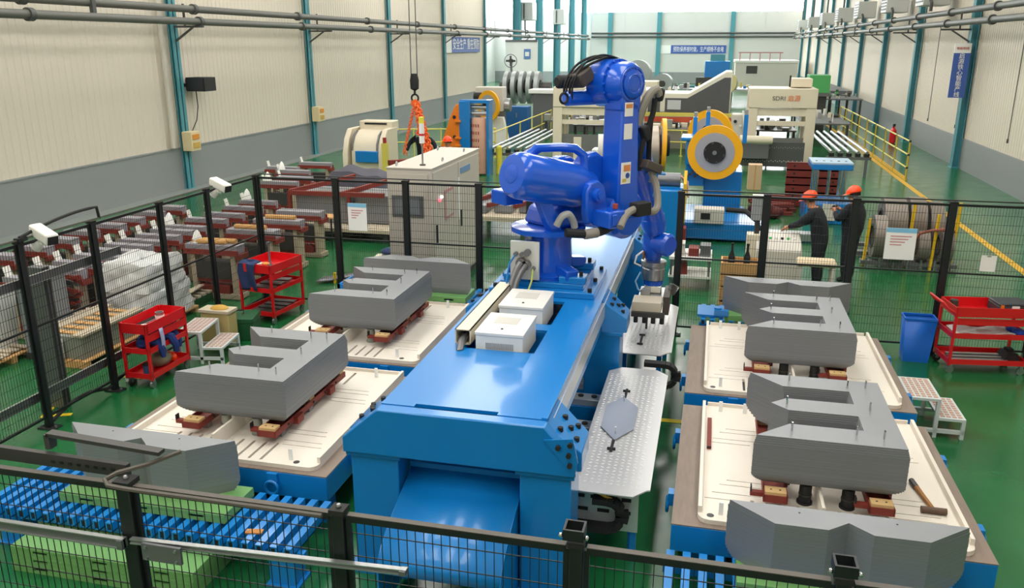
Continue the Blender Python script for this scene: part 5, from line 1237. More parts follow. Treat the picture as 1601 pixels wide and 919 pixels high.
for x in (-9.3, -8, -6.9): MB().box(x-.06, x+.06, 16.8, 18.5, 0, .22).build('foot', DSTEEL, o)
o = thing('low_trestle', 'thin dark trestle frame before the laminate rack', 'trestle', (-8.5, 16.5, 0))
for x in (-8.9, -7.9):
    MB().box(x, x+.03, 16.2, 16.23, 0, .62).build('leg', DKRUB, o); MB().box(x, x+.03, 16.5, 16.53, 0, .62).build('leg', DKRUB, o)
MB().box(-8.95, -7.82, 16.18, 16.55, .62, .65).build('top_board', WOOD, o)
# right of it: green pallets on rack and foam
for i in range(4):
    o = thing('steel_pallet', 'dark green pallet in the stack beside the control cabinet', 'pallet', (-6.6, 17.2, .3+i*.16), group='green pallets beside the cabinet')
    MB().box(-6.55, -5.7, 16.9, 17.9, i*.2, i*.2+.12).build('deck', mat('stack_green', '#4E8A3A', .5), o, bevel=.004); MB().box(-6.5, -6.4, 16.9, 17.9, i*.2+.12, i*.2+.2).build('runner', MATS['stack_green'], o); MB().box(-5.85, -5.75, 16.9, 17.9, i*.2+.12, i*.2+.2).build('runner', MATS['stack_green'], o)
o = thing('foam_blocks', 'cream foam blocks with a navy cloth beside the control cabinet', 'foam', (-6.2, 15.0, 0))
for i in range(5): MB().obox((-6.3+.16*i, 14.9+.03*(i % 2), .14), (.14, .5, .10), (0,0,.1)).build('foam_block', mat('foam_cream', '#DDD6BE', .8), o, bevel=.01)
MB().box(-6.45, -5.5, 14.6, 15.2, 0, .09).build('base_board', CUFF, o); MB().ball((-6.0, 15.1, .26), (.30,.2,.09)).build('navy_cloth', CLOTHN, o)
o = thing('blue_crate', 'open blue plastic crate with parts beside the control cabinet', 'crate', (-5.45, 14.7, 0))
MB().box(-5.62, -5.26, 14.4, 14.8, 0, .38).build('body', mat('bin_blue', '#0E62C4', .4), o, bevel=.01)
for i in range(4): MB().ball((-5.55+.08*i, 14.55+.05*(i % 2), .39), .06).build('part', mat('part_brown', '#8A5A48', .6) if i % 2 else DSTEEL, o)
o = thing('grey_ramp', 'curved grey steel ramp with yellow stops behind the back fence', 'ramp', (-6.6, 13.6, 0))
MB().grid(lambda u, v: (-6.9+.9*u, 13.4+.35*v+.4*u, .05+.16*u*u), 12, 2).build('ramp_plate', CUFF, o, solid=.02)
for u in (.35, .98):
    for v in (0, .32): MB().box(-6.9+.9*u-.02, -6.9+.9*u+.02, 13.4+v+.4*u, 13.44+v+.4*u, .0, .26 if u > .9 else .2).build('yellow_stop', YEL, o)
MB().box(-6.5, -6.2, 13.65, 13.95, 0, .07).build('support', DSTEEL, o)
# ---- white slitter machine, tarp, trunking behind
o = thing('white_machine', 'white curved hood machine with blue front by the left wall', 'machine', (-11.5, 26.5, 0))
prof = [(26.0,0),(26.0,.65),(26.05,1.0),(26.25,1.28),(26.55,1.42),(27.2,1.45),(27.2,0)]
MB().prism(prof, -11.75, -10.75, 'x').build('hood', BEIGE, o, bevel=.03)
for x in (-11.95, -10.68): MB().prism([(25.9,0),(25.9,.7),(26.1,1.2),(26.4,1.5),(27.3,1.5),(27.3,0)], x-.08, x+.1, 'x').build('side_plate', BEIGE, o, bevel=.02)
MB().box(-11.8, -10.6, 26.9, 27.5, 1.35, 1.72).build('top_box', BEIGE, o, bevel=.03); MB().box(-11.6, -10.8, 26.88, 26.9, 1.6, 1.66).build('vent', DKRUB, o)
MB().box(-11.55, -10.75, 25.85, 26.0, .45, .82).build('blue_panel', BLUE, o, bevel=.02)
for x in (-11.7, -10.82): MB().prism([(25.98,.82),(26.03,1.0),(26.23,1.28),(26.5,1.41),(26.5,1.44),(26.2,1.32),(26.0,1.02)], x-.03, x+.03, 'x').build('slot_trim', CUFF, o)
MB().box(-10.58, -10.42, 25.8, 26.0, .05, 1.1).build('yellow_edge', PALEY, o); MB().cyl((-10.5,25.9,1.1), (-10.5,25.9,1.28), .06, n=12).build('red_button', mat('button_red', '#9C2A2A', .5), o)
o = thing('tarp_cover', 'dark grey tarpaulin draped over goods before the white machine', 'tarpaulin', (-9.3, 21.3, 0))
def tarpf(u, v):
    x = -10.3+2.1*u; y = 20.5+1.5*v; e = min(u, 1-u, v, 1-v); h = .95*min(1, e/.16)**.6
    h = h*(1-.28*abs(u-.25)) if u > .25 else h
    return (x, y, max(0.01, h+.03*math.sin(u*17+v*5)*min(1, e*6)))
MB().grid(tarpf, 36, 24).build('sheet', TARP, o); MB().box(-10.0, -8.5, 20.8, 21.7, 0, .6).build('covered_crate', DSTEEL, o)
# racks to the right of the cabinet (seen past the robot)
o = thing('laminate_rack', 'low rack of grey laminates with red clamp bars right of the control cabinet', 'rack', (-4.3, 18.0, 0))
for i in range(5): MB().box(-5.2+i*.55, -4.8+i*.55, 17.6+.1*i, 19.6, .62, .78).build('laminate_pack', LAM, o)
for i in range(4): MB().bar((-5.3+i*.6, 17.4, .83), (-4.6+i*.6, 19.8, .83), .08, .09).build('red_bar', OXRED, o)
MB().box(-5.4, -2.3, 17.3, 19.9, .5, .60).build('deck', PALE, o)
for x in (-5.3, -3.9, -2.5):
    for yy in (17.35, 19.7): MB().box(x-.05, x+.05, yy-.05, yy+.05, 0, .5).build('leg', mat('leg_dkgreen', '#3B5A3A', .6), o)
# ================================================================== background machines
# ---- crane hook with orange chain sling
o = thing('crane_hook', 'black crane hook block on two ropes above the riggers', 'crane hook', (-9.07, 25, 2.6))
for dx in (-.1, .1): MB().cyl((-9.07+dx, 25, 3.3), (-9.07+dx, 25, ZC), .016, n=6).build('rope', PIPEL, o)
MB().lathe([(.05,0),(.13,.1),(.14,.6),(.10,1)], (-9.07,25,2.85), (-9.07,25,3.35), 16).build('hook_block', DKRUB, o)
MB().torus((-9.07,25,2.62), .11, .03, (0,1,0)).build('hook', DKRUB, o); MB().cyl((-9.07,25,2.72), (-9.07,25,2.87), .035, n=10).build('swivel', DKRUB, o)
o = thing('chain_sling', 'orange chain sling hanging from the crane hook', 'sling', (-9.07, 25, .9))
def chainlink(p0, p1, r, n, nm='chain_leg'):
    mb = MB(); a, b2 = Vector(p0), Vector(p1)
    for i in range(n):
        c = a.lerp(b2, (i+.5)/n); mb.torus(c, r, r*.35, (1,0,0) if i % 2 else (0,1,0), 8, 5)
    return mb.build(nm, mat('sling_orange', '#F06A28', .5), o)
chainlink((-9.07,25,2.52), (-8.55,24.4,.95), .085, 18); chainlink((-9.07,25,2.52), (-9.35,24.6,.95), .045, 26); chainlink((-9.0,25,2.45), (-8.5,24.7,1.0), .085, 16)
MB().box(-9.19, -8.95, 24.94, 25.06, 2.40, 2.54).build('sling_head', MATS['sling_orange'], o)
# ---- tilting frame: orange cheek, blue frame, brown coil
o = thing('tilting_frame', 'orange and blue tilting frame machine holding a brown perforated roll', 'machine', (-8, 27, 0))
MB().prism([(-8.9,.0),(-8.22,.0),(-8.22,2.35),(-8.35,2.30),(-8.55,1.9),(-8.75,1.35),(-8.95,.8)], 26.9, 27.05, 'y').build('orange_cheek', ORANGE, o, bevel=.01)
for z in (1.25, 1.9): MB().cyl((-8.4, 26.88, z), (-8.4, 26.9, z), .06, n=10).build('cheek_hole', DKRUB, o)
for z in (.95, 1.2, 1.75): MB().box(-8.36, -8.16, 26.75, 26.9, z, z+.06).build('orange_lug', ORANGE, o)
MB().box(-8.22, -7.86, 26.85, 27.4, 0, 2.42).build('blue_column', BLUE, o, bevel=.01); MB().box(-8.2, -7.2, 26.9, 27.4, 2.36, 2.46).build('top_beam', LBLUE, o)
MB().box(-7.3, -7.22, 26.9, 27.4, 0, 2.36).build('blue_column', LBLUE, o)
for z in (2.02, 2.22): MB().cyl((-7.85, 27.1, z), (-7.3, 27.1, z), .075, n=14).build('silver_roller', GREYAL, o)
pf = MB().lathe([(.26,0),(.28,.02),(.28,.98),(.26,1)], (-7.58,27.1,.05), (-7.58,27.1,1.88), 24).build('brown_roll', mat('roll_rose', '#C99A84', .6, var=.1), o)
for i in range(7):
    for k in range(6): 
        a = -PI*.95+k*.3; MB().box(-7.58+.28*math.cos(a)-.015, -7.58+.28*math.cos(a)+.015, 27.1+.28*math.sin(a)-.01, 27.1+.28*math.sin(a)+.01, .15+i*.24, .25+i*.24).build('perforation', OXRED, pf)
# ---- red beam at the riggers
o = thing('lifted_beam', 'dark red steel beam being slung by the riggers', 'beam', (-8.3, 24.3, .7))
MB().bar((-9.3, 23.2, .85), (-7.6, 24.9, .85), .16, .14).build('flange', OXRED, o); MB().bar((-9.3, 23.2, .74), (-7.6, 24.9, .74), .05, .1).build('web', OXRED, o)
for t in (.15, .85): MB().box(-9.3+1.7*t-.1, -9.3+1.7*t+.1, 23.2+1.7*t-.1, 23.2+1.7*t+.1, 0, .69).build('trestle', DSTEEL, o)
# ---- railings
def railing(pts, h, label, m_, cat='railing', kick=None, n=7, base=0.0):
    o = thing('safety_railing', label, cat, (pts[0][0], pts[0][1], base)); a, b2 = Vector(pts[0]), Vector(pts[1])
    for i in range(n):
        p = a.lerp(b2, i/(n-1)); MB().cyl((p.x, p.y, base), (p.x, p.y, base+h), .028, n=8).build('post', m_, o)
        MB().cyl((p.x, p.y, base), (p.x, p.y, base+.015), .07, n=8).build('foot', m_, o)
    for z in ((h, h*.66, h*.33) if h > 1.15 else (h, h*.55)):
        MB().cyl((a.x, a.y, base+z), (b2.x, b2.y, base+z), .026, n=8).build('rail', PALEY, o)
        for i in range(n):
            p = a.lerp(b2, i/(n-1)); MB().ball((p.x, p.y, base+z), .042, 8, 5).build('joint', DKRUB if kick else m_, o)
    if kick: MB().bar((a.x, a.y, base+.06), (b2.x, b2.y, base+.06), .02, .12).build('kick_plate', YEL, o)
    return o
railing([(6.12, 29.0), (6.12, 45.3)], 1.25, 'tall yellow railing with kick plate along the right aisle', mat('rail_post_yellow', '#C9A92E', .5), kick=True, n=9)
railing([(-7.9, 27.6), (-7.9, 41.4)], 1.1, 'yellow railing beside the roller tracks left of the beige gantry', PALEY, n=7)
railing([(-13.2, 30.0), (-8.2, 31.5)], 1.1, 'pale yellow railing running behind the riggers', PALEY, n=6)
railing([(-3.4, 33.5), (1.0, 33.5)], 1.0, 'yellow railing in front of the angled hood machine', PALEY, n=5, base=0.0)
# ---- beige gantries of the cutting line
def gantry(x0, x1, y0, y1, zt, zb, label):
    o = thing('beige_gantry', label, 'machine', ((x0+x1)/2, y0, 0)); w = .34
    for x in (x0, x1-w): MB().box(x+.0, x+w, y0, y0+.5, 0, zb).build('leg', BEIGE, o, bevel=.015); 
    for x in (x0, x1-w): MB().box(x+.0, x+w, y1-.5, y1, 0, zb).build('leg', BEIGE, o, bevel=.015)
    MB().box(x0, x1, y0-.03, y1+.03, zb, zt).build('head_box', BEIGE, o, bevel=.02)
    MB().box(x0+w, x1-w, y0+.05, y0+.15, zb-.28, zb-.02).build('cross_beam', BEIGE, o); MB().box(x0+w, x1-w, y0+.05, y0+.15, zb-.62, zb-.46).build('cross_beam', BEIGE, o)
    MB().box(x0+w, x1-w, y0+.1, y0+.13, .15, 1.0).build('guard_panel', mat('guard_grey', '#6E6F6C', .6), o)
    g_ = MB()
    for i in range(26):
        for j in range(3): xx = x0+w+.05+(x1-x0-2*w-.1)*(i+.5)/26; zz = .3+j*.03; g_.obox((xx, y0+.095, zz+ (0 if i % 2 else .03)), (.025, .01, .025), (0, .78, 0))
    g_.build('perforation', mat('guard_pale', '#A9AAA6', .6), o, kind='stuff')
    return o, w
o, w = gantry(1.15, 3.47, 31.5, 33.3, 2.72, 2.05, 'beige gantry machine with a maker name on its head box')
text_part('lettering', 'SDRI', .20, (2.17, 31.46, 2.38), (PI/2, 0, 0), mat('letter_grey', '#4A4A4C', .5), o, sx=1.1)
text_part('lettering', '启源', .22, (2.68, 31.46, 2.38), (PI/2, 0, 0), mat('letter_orange', '#E87A3A', .5), o)
MB().box(2.6, 3.3, 32.0, 33.0, 2.75, 3.05).build('roof_box', BEIGE, o, bevel=.02); MB().cyl((2.55, 32.2, 2.75), (2.55, 32.2, 3.15), .03, n=8).build('roof_post', DKRUB, o)
o, w = gantry(-5.85, -2.6, 31.0, 32.6, 2.72, 2.0, 'beige gantry machine standing behind the robot elbow')
# parts table within the gantries
def clutter(x0, x1, y0, y1, z, n, label, mats, seed, name='machine_parts', base=True):
    r_ = random.Random(seed); o = thing(name, label, 'machine parts', ((x0+x1)/2, y0, 0))
    if base: MB().box(x0, x1, y0, y1, z-.06, z).build('bed', CUFF, o)
    if base:
        for x in (x0+.1, x1-.1):
            for y in (y0+.1, y1-.1): MB().box(x-.05, x+.05, y-.05, y+.05, 0, z-.06).build('leg', DSTEEL, o)
    for i in range(n):
        x = r_.uniform(x0+.1, x1-.1); y = r_.uniform(y0+.1, y1-.1); s = r_.uniform(.06, .2); h = r_.uniform(.08, .34); m_ = r_.choice(mats)
        if r_.random() < .5: MB().box(x-s*.7, x+s*.7, y-s, y+s, z-.01, z+h).build('block', m_, o)
        elif r_.random() < .5: MB().cyl((x-s, y, z+s*.4), (x+s, y, z+s*.4), s*.5, n=12).build('roller', m_, o)
        else: MB().cyl((x, y, z-.01), (x, y, z+h), s*.4, n=12).build('column', m_, o)
    return o
MM = [GREYAL, STEEL, WHITE, CUFF, DSTEEL, BEIGE]
clutter(1.55, 3.05, 33.4, 36.0, 1.1, 26, 'silver tooling on the line behind the right beige gantry', MM, 1)
clutter(-5.4, -3.0, 32.8, 35.5, 1.2, 30, 'silver tooling on the line behind the left beige gantry', MM, 2)
clutter(-2.9, 1.0, 34.2, 35.4, 1.0, 40, 'row of small silver clamps before the angled hood machine', MM+[DKRUB], 3)
# ---- angled hood machine
o = thing('angled_hood_machine', 'cream machine with dark mesh side and a hood rising at its end', 'machine', (-1, 36.5, 0))
CRM = mat('hood_cream', '#E9E6D6', .4)
poly = [(-3.9,1.5),(-3.9,2.42),(-2.35,2.42),(-2.3,2.28),(-1.1,2.28),(.36,3.16),(.60,3.16),(.60,1.5)]
MB().prism(poly, 36.0, 38.0, 'y').build('hood_shell', CRM, o, bevel=.03)
MESHD = mat('mesh_dark', '#55575A', .6, var=.12, vscale=9)
MB().prism([(-2.05,1.52),(-2.05,2.08),(-1.15,2.08),(.30,2.92),(.55,2.92),(.55,1.52)], 35.97, 36.0, 'y').build('mesh_side', MESHD, o)
MB().box(-1.95, -1.4, 35.94, 35.97, 1.62, 2.0).build('screen', mat('screen_pale', '#C9CDD2', .3), o)
MB().box(-2.75, -2.25, 35.96, 36.0, 1.5, 2.2).build('door_window', MESHD, o)
MB().box(-3.9, .60, 36.05, 37.9, 0, 1.5).build('machine_base', CABG, o)
MB().box(-2.9, .7, 35.5, 35.6, 1.15, 1.35).build('red_beam', mat('beam_redorange', '#C4502E', .5), o); MB().box(-2.9, .7, 35.5, 35.62, 1.38, 1.52).build('cream_beam', PALEY, o)
for x in (-2.9, .6): MB().box(x, x+.1, 35.5, 35.6, 0, 1.15).build('beam_leg', CABG, o)
# ---- decoiler with yellow flange coils
o = thing('decoiler', 'blue decoiler stand with chrome guide posts between the coils', 'decoiler', (0, 21, 0))
MB().box(-.15, .75, 20.9, 22.2, .0, 1.25).build('column', BLUE, o, bevel=.02); MB().box(-.85, .9, 20.6, 22.4, 0, .14).build('base', BLUE, o, bevel=.02)
MB().box(-.62, .0, 20.55, 21.3, 1.42, 2.0).build('gear_box', BLUE, o, bevel=.03); MB().box(-.28, -.16, 20.53, 20.55, 1.74, 1.84).build('name_plate', CABG, o)
MB().box(-.75, -.1, 20.5, 21.4, 2.0, 2.08).build('gear_lid', LBLUE, o, bevel=.02)
MB().box(-.6, -.15, 20.7, 21.3, .9, 1.42).build('motor_block', DBLUE, o, bevel=.02)
MB().box(-.1, .6, 21.0, 21.9, 1.25, 2.0).build('bearing_block', BLUE, o, bevel=.02)
for i in range(7): MB().cyl((-.55+.06*i, 20.62, 1.15+.05*(i % 3)), (-.55+.06*i, 20.55, 1.15+.05*(i % 3)), .035, n=8).build('valve', DSTEEL, o)
for x, h in ((-.45, 2.62), (-.15, 2.75), (.75, 2.70)):
    MB().box(x-.05, x+.05, 21.25, 21.35, 1.9, h-.12).build('guide_post', LBLUE, o); MB().box(x-.04, x+.04, 21.26, 21.34, h-.12, h).build('post_head', GREYAL, o)
def coil(cx_, cy_, cz, R_, ax, label, full=True, wd=.08):
    o = thing('strip_coil', label, 'coil', (cx_, cy_, cz-R_)); a = Vector(ax).normalized(); c = Vector((cx_, cy_, cz))
    MB().pipe(c, c+a*wd, R_, R_*.72, 44).build('yellow_flange', ORY, o)
    MB().pipe(c-a*.01, c+a*(wd+.01), R_*.72, R_*.40, 40).build('steel_wrap', mat('coil_grey', '#AFAEB6', .4, metal=.4), o)
    h = MB().cyl(c-a*.05, c+a*(wd+.1), R_*.40, n=28).build('hub', DKRUB, o)
    for k in range(6):
        t = k*PI/3; u = a.orthogonal().normalized(); v = a.cross(u); p = c-a*.06+(u*math.cos(t)+v*math.sin(t))*R_*.36
        MB().cyl(p, p-a*.04, .03, n=8).build('hub_bolt', DSTEEL, h)
    MB().cyl(c-a*.08, c-a*.05, R_*.08, n=12).build('hub_nut', STEEL, h)
    return o
coil(.06, 20.35, 1.76, .64, (.08, 1, 0), 'strip coil with orange yellow flange facing the robot cell')
coil(-1.25, 21.2, 1.80, .66, (1, .12, 0), 'strip coil with yellow flange seen edge-on left of the decoiler', wd=.1)
coil(-.1, 22.6, 1.95, .64, (.5, 1, 0), 'strip coil with yellow flange half hidden behind the decoiler')
o = thing('coil_drum', 'wide brushed steel drum left of the decoiler', 'drum', (-1.4, 21, 1.2)); MB().lathe([(.5,0),(.56,.04),(.56,.96),(.5,1)], (-2.05,21.1,1.70), (-1.3,21.2,1.72), 36).build('drum_shell', mat('drum_tan', '#A79C90', .4, metal=.5), o); MB().box(-1.9, -1.4, 20.9, 21.4, 0, 1.2).build('drum_stand', DBLUE, o)
MB().cyl((-2.8,21.0,1.70), (-2.05,21.1,1.70), .36, n=28).build('inner_drum', mat('drum_white', '#CFCDC6', .4), o); MB().box(-2.7, -2.3, 20.8, 21.3, 0, 1.4).build('drum_stand', DBLUE, o)
o = thing('lower_motor', 'blue motor stand with a yellow blade by the robot wrist', 'machine', (-.9, 17.5, 0))
MB().box(-1.15, -.55, 17.2, 18.2, 0, 1.35).build('stand', BLUE, o, bevel=.03); MB().cyl((-1.3,17.6,1.5), (-.6,17.6,1.5), .15, n=20).build('motor', CUFF, o); MB().prism([(17.1,.7),(17.1,1.5),(17.3,1.75),(17.36,1.6),(17.36,.7)], -.52, -.46, 'x').build('yellow_blade', YEL, o); MB().box(-1.2, -.5, 17.3, 17.9, 1.3, 1.38).build('motor_base', LBLUE, o)
for i in range(4): MB().tube([(-.6,17.5+.05*i,1.6), (-.45,17.45,1.5-.05*i), (-.42,17.3,1.2)], .02, 6).build('tube', mat('copper_pink', '#C99A8A', .4), o)
# ---- low blue machine bed behind the fence, with hose
o = thing('machine_bed', 'low blue machine bed with a black hose behind the fence', 'machine', (0, 19.5, 0))
MB().box(-1.0, 1.2, 18.6, 20.0, .05, .42).build('bed', BLUE, o, bevel=.02); MB().box(-.3, .35, 18.5, 18.9, .42, .75).build('control_box', CABG, o, bevel=.02); MB().box(-.15, .05, 18.49, 18.5, .52, .66).build('display', DKRUB, o)
MB().tube([(.4,18.8,.7),(.8,18.6,.72),(1.05,18.4,.55),(1.1,18.3,.2),(1.0,18.3,.05)], .06, 8).build('hose', DKRUB, o); MB().box(1.2, 2.4, 18.9, 19.3, .05, .2).build('rail_end', GREYAL, o)
o = thing('red_pump', 'small red pump in front of the low blue bed', 'pump', (-.65, 18.3, 0)); MB().box(-.85, -.45, 18.24, 18.56, 0, .35).build('base', mat('pump_red', '#B23A32', .5), o, bevel=.02); MB().cyl((-.65,18.4,.35), (-.65,18.4,.7), .13, n=14).build('cylinder', MATS['pump_red'], o); MB().box(-.8, -.5, 18.24, 18.3, .4, .5).build('handle', DKRUB, o)
o = thing('steel_bench', 'small white bench with steel blocks behind the fence by the robot gripper', 'bench', (-.3, 15, 0))
MB().box(-.62, .12, 14.6, 15.3, .55, .60).build('top', WHITE, o); MB().box(-.62, .12, 14.6, 15.3, .22, .26).build('shelf', WHITE, o)
for x in (-.60, .06):
    for y in (14.62, 15.24): MB().box(x, x+.04, y, y+.04, 0, .55).build('leg', CUFF, o)
for i, (x, h) in enumerate(((-.45,.22),(-.2,.14),(.0,.2))): MB().box(x-.09, x+.09, 14.7, 15.0, .60, .60+h).build('block', [CABG, OXRED, CUFF][i], o)
MB().box(-.5, -.3, 14.7, 15.0, .26, .45).build('block', OXRED, o)
# ---- console, monitor, bench stool, wooden crate near the operators
o = thing('control_console', 'beige control console with a monitor post behind the back fence', 'console', (1.2, 15, 0))
MB().prism([(14.7,.0),(14.7,.78),(14.85,.90),(15.35,.98),(15.45,.95),(15.45,0)], .86, 1.62, 'x').build('desk', CABG, o, bevel=.02)
for i in range(6): MB().cyl((1.0+.1*i,15.0,.92), (1.0+.1*i,15.0,.955), .025, n=8).build('push_button', [DKRUB, mat('button_green', '#4FC06A', .4), SHEETW][i % 3], o)
MB().box(.70, .96, 14.9, 15.2, 0, 1.0).build('side_cabinet', BEIGE, o, bevel=.01); MB().box(.82, .90, 15.0, 15.1, .9, 1.25).build('monitor_post', DSTEEL, o); MB().obox((.86,14.97,1.45), (.24,.06,.40), (0,0,.1)).build('monitor', mat('monitor_grey', '#9C9FA2', .4), o, bevel=.01); MB().box(.74, .98, 14.92, 15.02, 1.65, 1.70).build('monitor_top', SHEETW, o)
o = thing('bench_stool', 'bench with a padded cream seat on pale legs behind the fence', 'bench', (1.8, 14.2, 0))
MB().box(1.50, 2.12, 14.05, 14.4, .68, .78).build('seat', mat('seat_cream', '#D8C3A2', .6), o, bevel=.04)
for x in (1.52, 2.04):
    for y in (14.07, 14.33): MB().box(x, x+.06, y, y+.05, 0, .68).build('leg', CABG, o)
MB().box(1.54, 2.08, 14.08, 14.11, .22, .26).build('stretcher', CABG, o)
o = thing('timber_crate', 'orange timber crate with bottles behind the back fence', 'crate', (.55, 13.5, 0))
for z in (.1, .34, .58, .76): MB().box(.26, .86, 13.32, 13.35, z-.1, z+.1).build('board', WOOD, o); MB().box(.26, .86, 13.75, 13.78, z-.1, z+.1).build('board', WOOD, o)
for x in (.26, .83): MB().box(x, x+.03, 13.35, 13.75, .0, .86).build('end_board', WOOD, o)
MB().box(.28, .84, 13.34, 13.76, .62, .66).build('inner_floor', WOOD, o)
for i, x in enumerate((.42, .66)):
    o = thing('dark_bottle', 'tall dark bottle standing in the orange timber crate', 'bottle', (x, 13.5, .6), group='dark bottles in the crate'); MB().lathe([(.05,0),(.055,.05),(.055,.6),(.02,.8),(.02,1)], (x,13.5,.66), (x,13.5,1.12), 14).build('glass', mat('bottle_dark', '#20241F', .3), o); MB().cyl((x,13.5,1.12), (x,13.5,1.15), .024, n=8).build('stopper', DKRUB, o)
# ---- coil rack
o = thing('coil_rack', 'low steel rack with yellow uprights for the coils by the fence', 'rack', (3.9, 17.6, 0))
MB().box(3.0, 4.75, 17.1, 17.3, .05, .12).build('beam', CUFF, o); MB().box(3.0, 4.75, 17.9, 18.1, .05, .12).build('beam', CUFF, o); MB().box(3.0, 4.75, 18.7, 18.85, .05, .12).build('beam', CUFF, o)
for i in range(7): MB().cyl((3.1+.25*i,17.12,0), (3.1+.25*i,17.12,.18), .025, n=8).build('foot', STEEL, o)
for x, y, h in ((3.06,17.2,.94),(3.88,17.4,1.26),(4.26,17.1,1.1),(4.66,17.3,1.30)): MB().bar((x,y,.0),(x+.04,y,h),.05,.05).build('upright', YEL, o)
CO = mat('coil_bronze', '#8A8078', .42, metal=.45, var=.08)
def rcoil(x0, x1, y, z, r_, label):
    o = thing('steel_coil', label, 'coil', (x0, y, z-r_), group='steel coils on the rack')
    MB().pipe((x0,y,z), (x1,y,z), r_, r_*.55, 36).build('strip_wraps', CO, o); MB().pipe((x0-.01,y,z), (x0+.02,y,z), r_*.6, r_*.5, 30).build('core_ring', DSTEEL, o)
for a in ((3.20,3.42,17.4,.56,.42,'bronze grey coil behind the leftmost yellow upright of the rack'),(3.47,3.73,17.12,.39,.27,'smallest bronze grey coil in the front row of the rack'),(3.44,3.86,18.0,.72,.50,'widest bronze grey coil in the rear row of the rack'),
  (4.02,4.22,17.35,.42,.30,'narrow bronze grey coil in front of the copper strap'),(4.40,4.62,17.3,.46,.34,'bronze grey coil under the knot of the copper strap'),(3.92,4.22,18.05,.74,.52,'bronze grey coil in the rear row behind the copper strap'),(4.30,4.56,18.05,.70,.48,'bronze grey coil at the right end of the rear row')): rcoil(*a)
o = thing('copper_strap', 'copper brown strap draped over the coil rack', 'strap', (4.2, 17.0, .7)); MB().tube([(3.92,17.1,.55),(4.0,17.08,.72),(4.2,17.02,.80),(4.42,17.0,.82),(4.6,17.1,.78)], .03, 8).build('strap_band', mat('copper_brown', '#8E4A36', .5), o); MB().ball((4.42,17.02,.82), (.12,.05,.04)).build('knot', MATS['copper_brown'], o)
# ---- red clamp beams stacked on the floor
for i in range(6):
    o = thing('clamp_beam', 'dark red clamp beam in the stack under the gantry', 'clamp beam', (1.9, 23.5, .02+i*.18), group='stacked red beams by the lift table')
    x0 = 1.95+.04*random.uniform(-1,1); z = .0+i*.2
    c = MB(); c.box(x0, x0+1.5, 23.4, 23.42, z, z+.19); c.box(x0, x0+1.5, 23.4, 23.56, z+.175, z+.19); c.box(x0, x0+1.5, 23.4, 23.56, z, z+.015); c.build('channel', OXRED, o)
    for q_ in range(3): MB().cyl((x0+.2+.5*q_,23.39,z+.1), (x0+.2+.5*q_,23.40,z+.1), .03, n=8).build('bolt_hole', DKRUB, o)
o = thing('loose_clamps', 'low heap of loose red clamp beams on the floor behind the fence', 'clamp beams', (1.3, 24, 0))
for i in range(16):
    y = 22.1+.13*i; z = .04+.07*(i % 3); MB().bar((1.15+random.uniform(-.15,.2), y, z), (2.15+random.uniform(-.2,.1), y+random.uniform(-.15,.15), z+.02), .08, .08).build('beam', OXRED, o)
o = thing('red_bag', 'dark red net bag lying beside the loose clamp beams', 'bag', (1.3, 21.7, 0)); MB().ball((1.32,21.7,.2), (.35,.28,.2), 16, 10).build('bag_body', mat('bag_red', '#5C2622', .85, bump=1.0, bscale=14), o); MB().ball((1.6,21.7,.15), (.25,.22,.15), 14, 8).build('bag_fold', MATS['bag_red'], o)
o = thing('carton', 'small tan carton standing before the dark machine guard', 'carton', (1.35, 26.5, 0)); MB().box(1.1, 1.5, 26.0, 26.4, 0.0, .75).build('carton_body', mat('carton_tan', '#D0B08C', .7), o, bevel=.01); MB().box(1.28, 1.32, 25.995, 26.0, .0, .75).build('tape', WOOD, o)
# dark perforated guard before the right gantry
o = thing('machine_guard', 'long dark perforated guard in front of the right beige gantry', 'guard', (2, 30.5, 0))
MB().box(.6, 3.1, 30.6, 30.66, .1, .95).build('guard_panel', mat('guard_dark', '#4C4E4D', .6), o)
for x in (.62, 1.85, 3.04): MB().box(x, x+.05, 30.66, 30.72, 0, .95).build('post', CUFF, o)
g_ = MB()
for i in range(34): g_.obox((.66+i*.072, 30.595, .28+(.03 if i % 2 else 0)), (.035,.01,.035), (0,.78,0)); g_.obox((.66+i*.072, 30.595, .75+(.03 if i % 2 else 0)), (.02,.01,.02), (0,.78,0))
g_.build('perforation', MATS['guard_pale'], o, kind='stuff')
MB().cyl((.9,30.3,1.05), (2.0,30.3,1.05), .14, n=18).build('cream_roller', BEIGE, o); MB().box(.9, 1.9, 30.3, 30.6, .4, .9).build('roller_box', CUFF, o)
# ---- scissor lift table
o = thing('lift_table', 'blue lift table on four chrome columns behind the operators', 'lift table', (2.9, 21.6, 0))
MB().box(2.38, 3.32, 21.3, 22.3, 1.30, 1.44).build('top_plate', LBLUE, o, bevel=.02); MB().box(2.38, 3.32, 21.3, 22.3, 1.44, 1.48).build('pad', mat('pad_pale', '#A9C2D8', .4), o); MB().box(2.30, 3.40, 21.2, 22.4, 0, .5).build('base', BLUE, o, bevel=.02)
for x in (2.52, 3.16):
    for y in (21.45, 22.15): MB().cyl((x,y,.5), (x,y,1.30), .05, n=14).build('column', CHROME, o)
MB().cyl((2.85,21.8,.5), (2.85,21.8,1.3), .04, n=12).build('ram', CHROME, o); MB().box(2.70, 3.0, 21.15, 21.2, .1, .5).build('panel', CABG, o)
for i in range(5): MB().cyl((2.5+.17*i,21.6,1.48), (2.5+.17*i,21.6,1.50), .03, n=8).build('pad_stud', GREYAL, o)
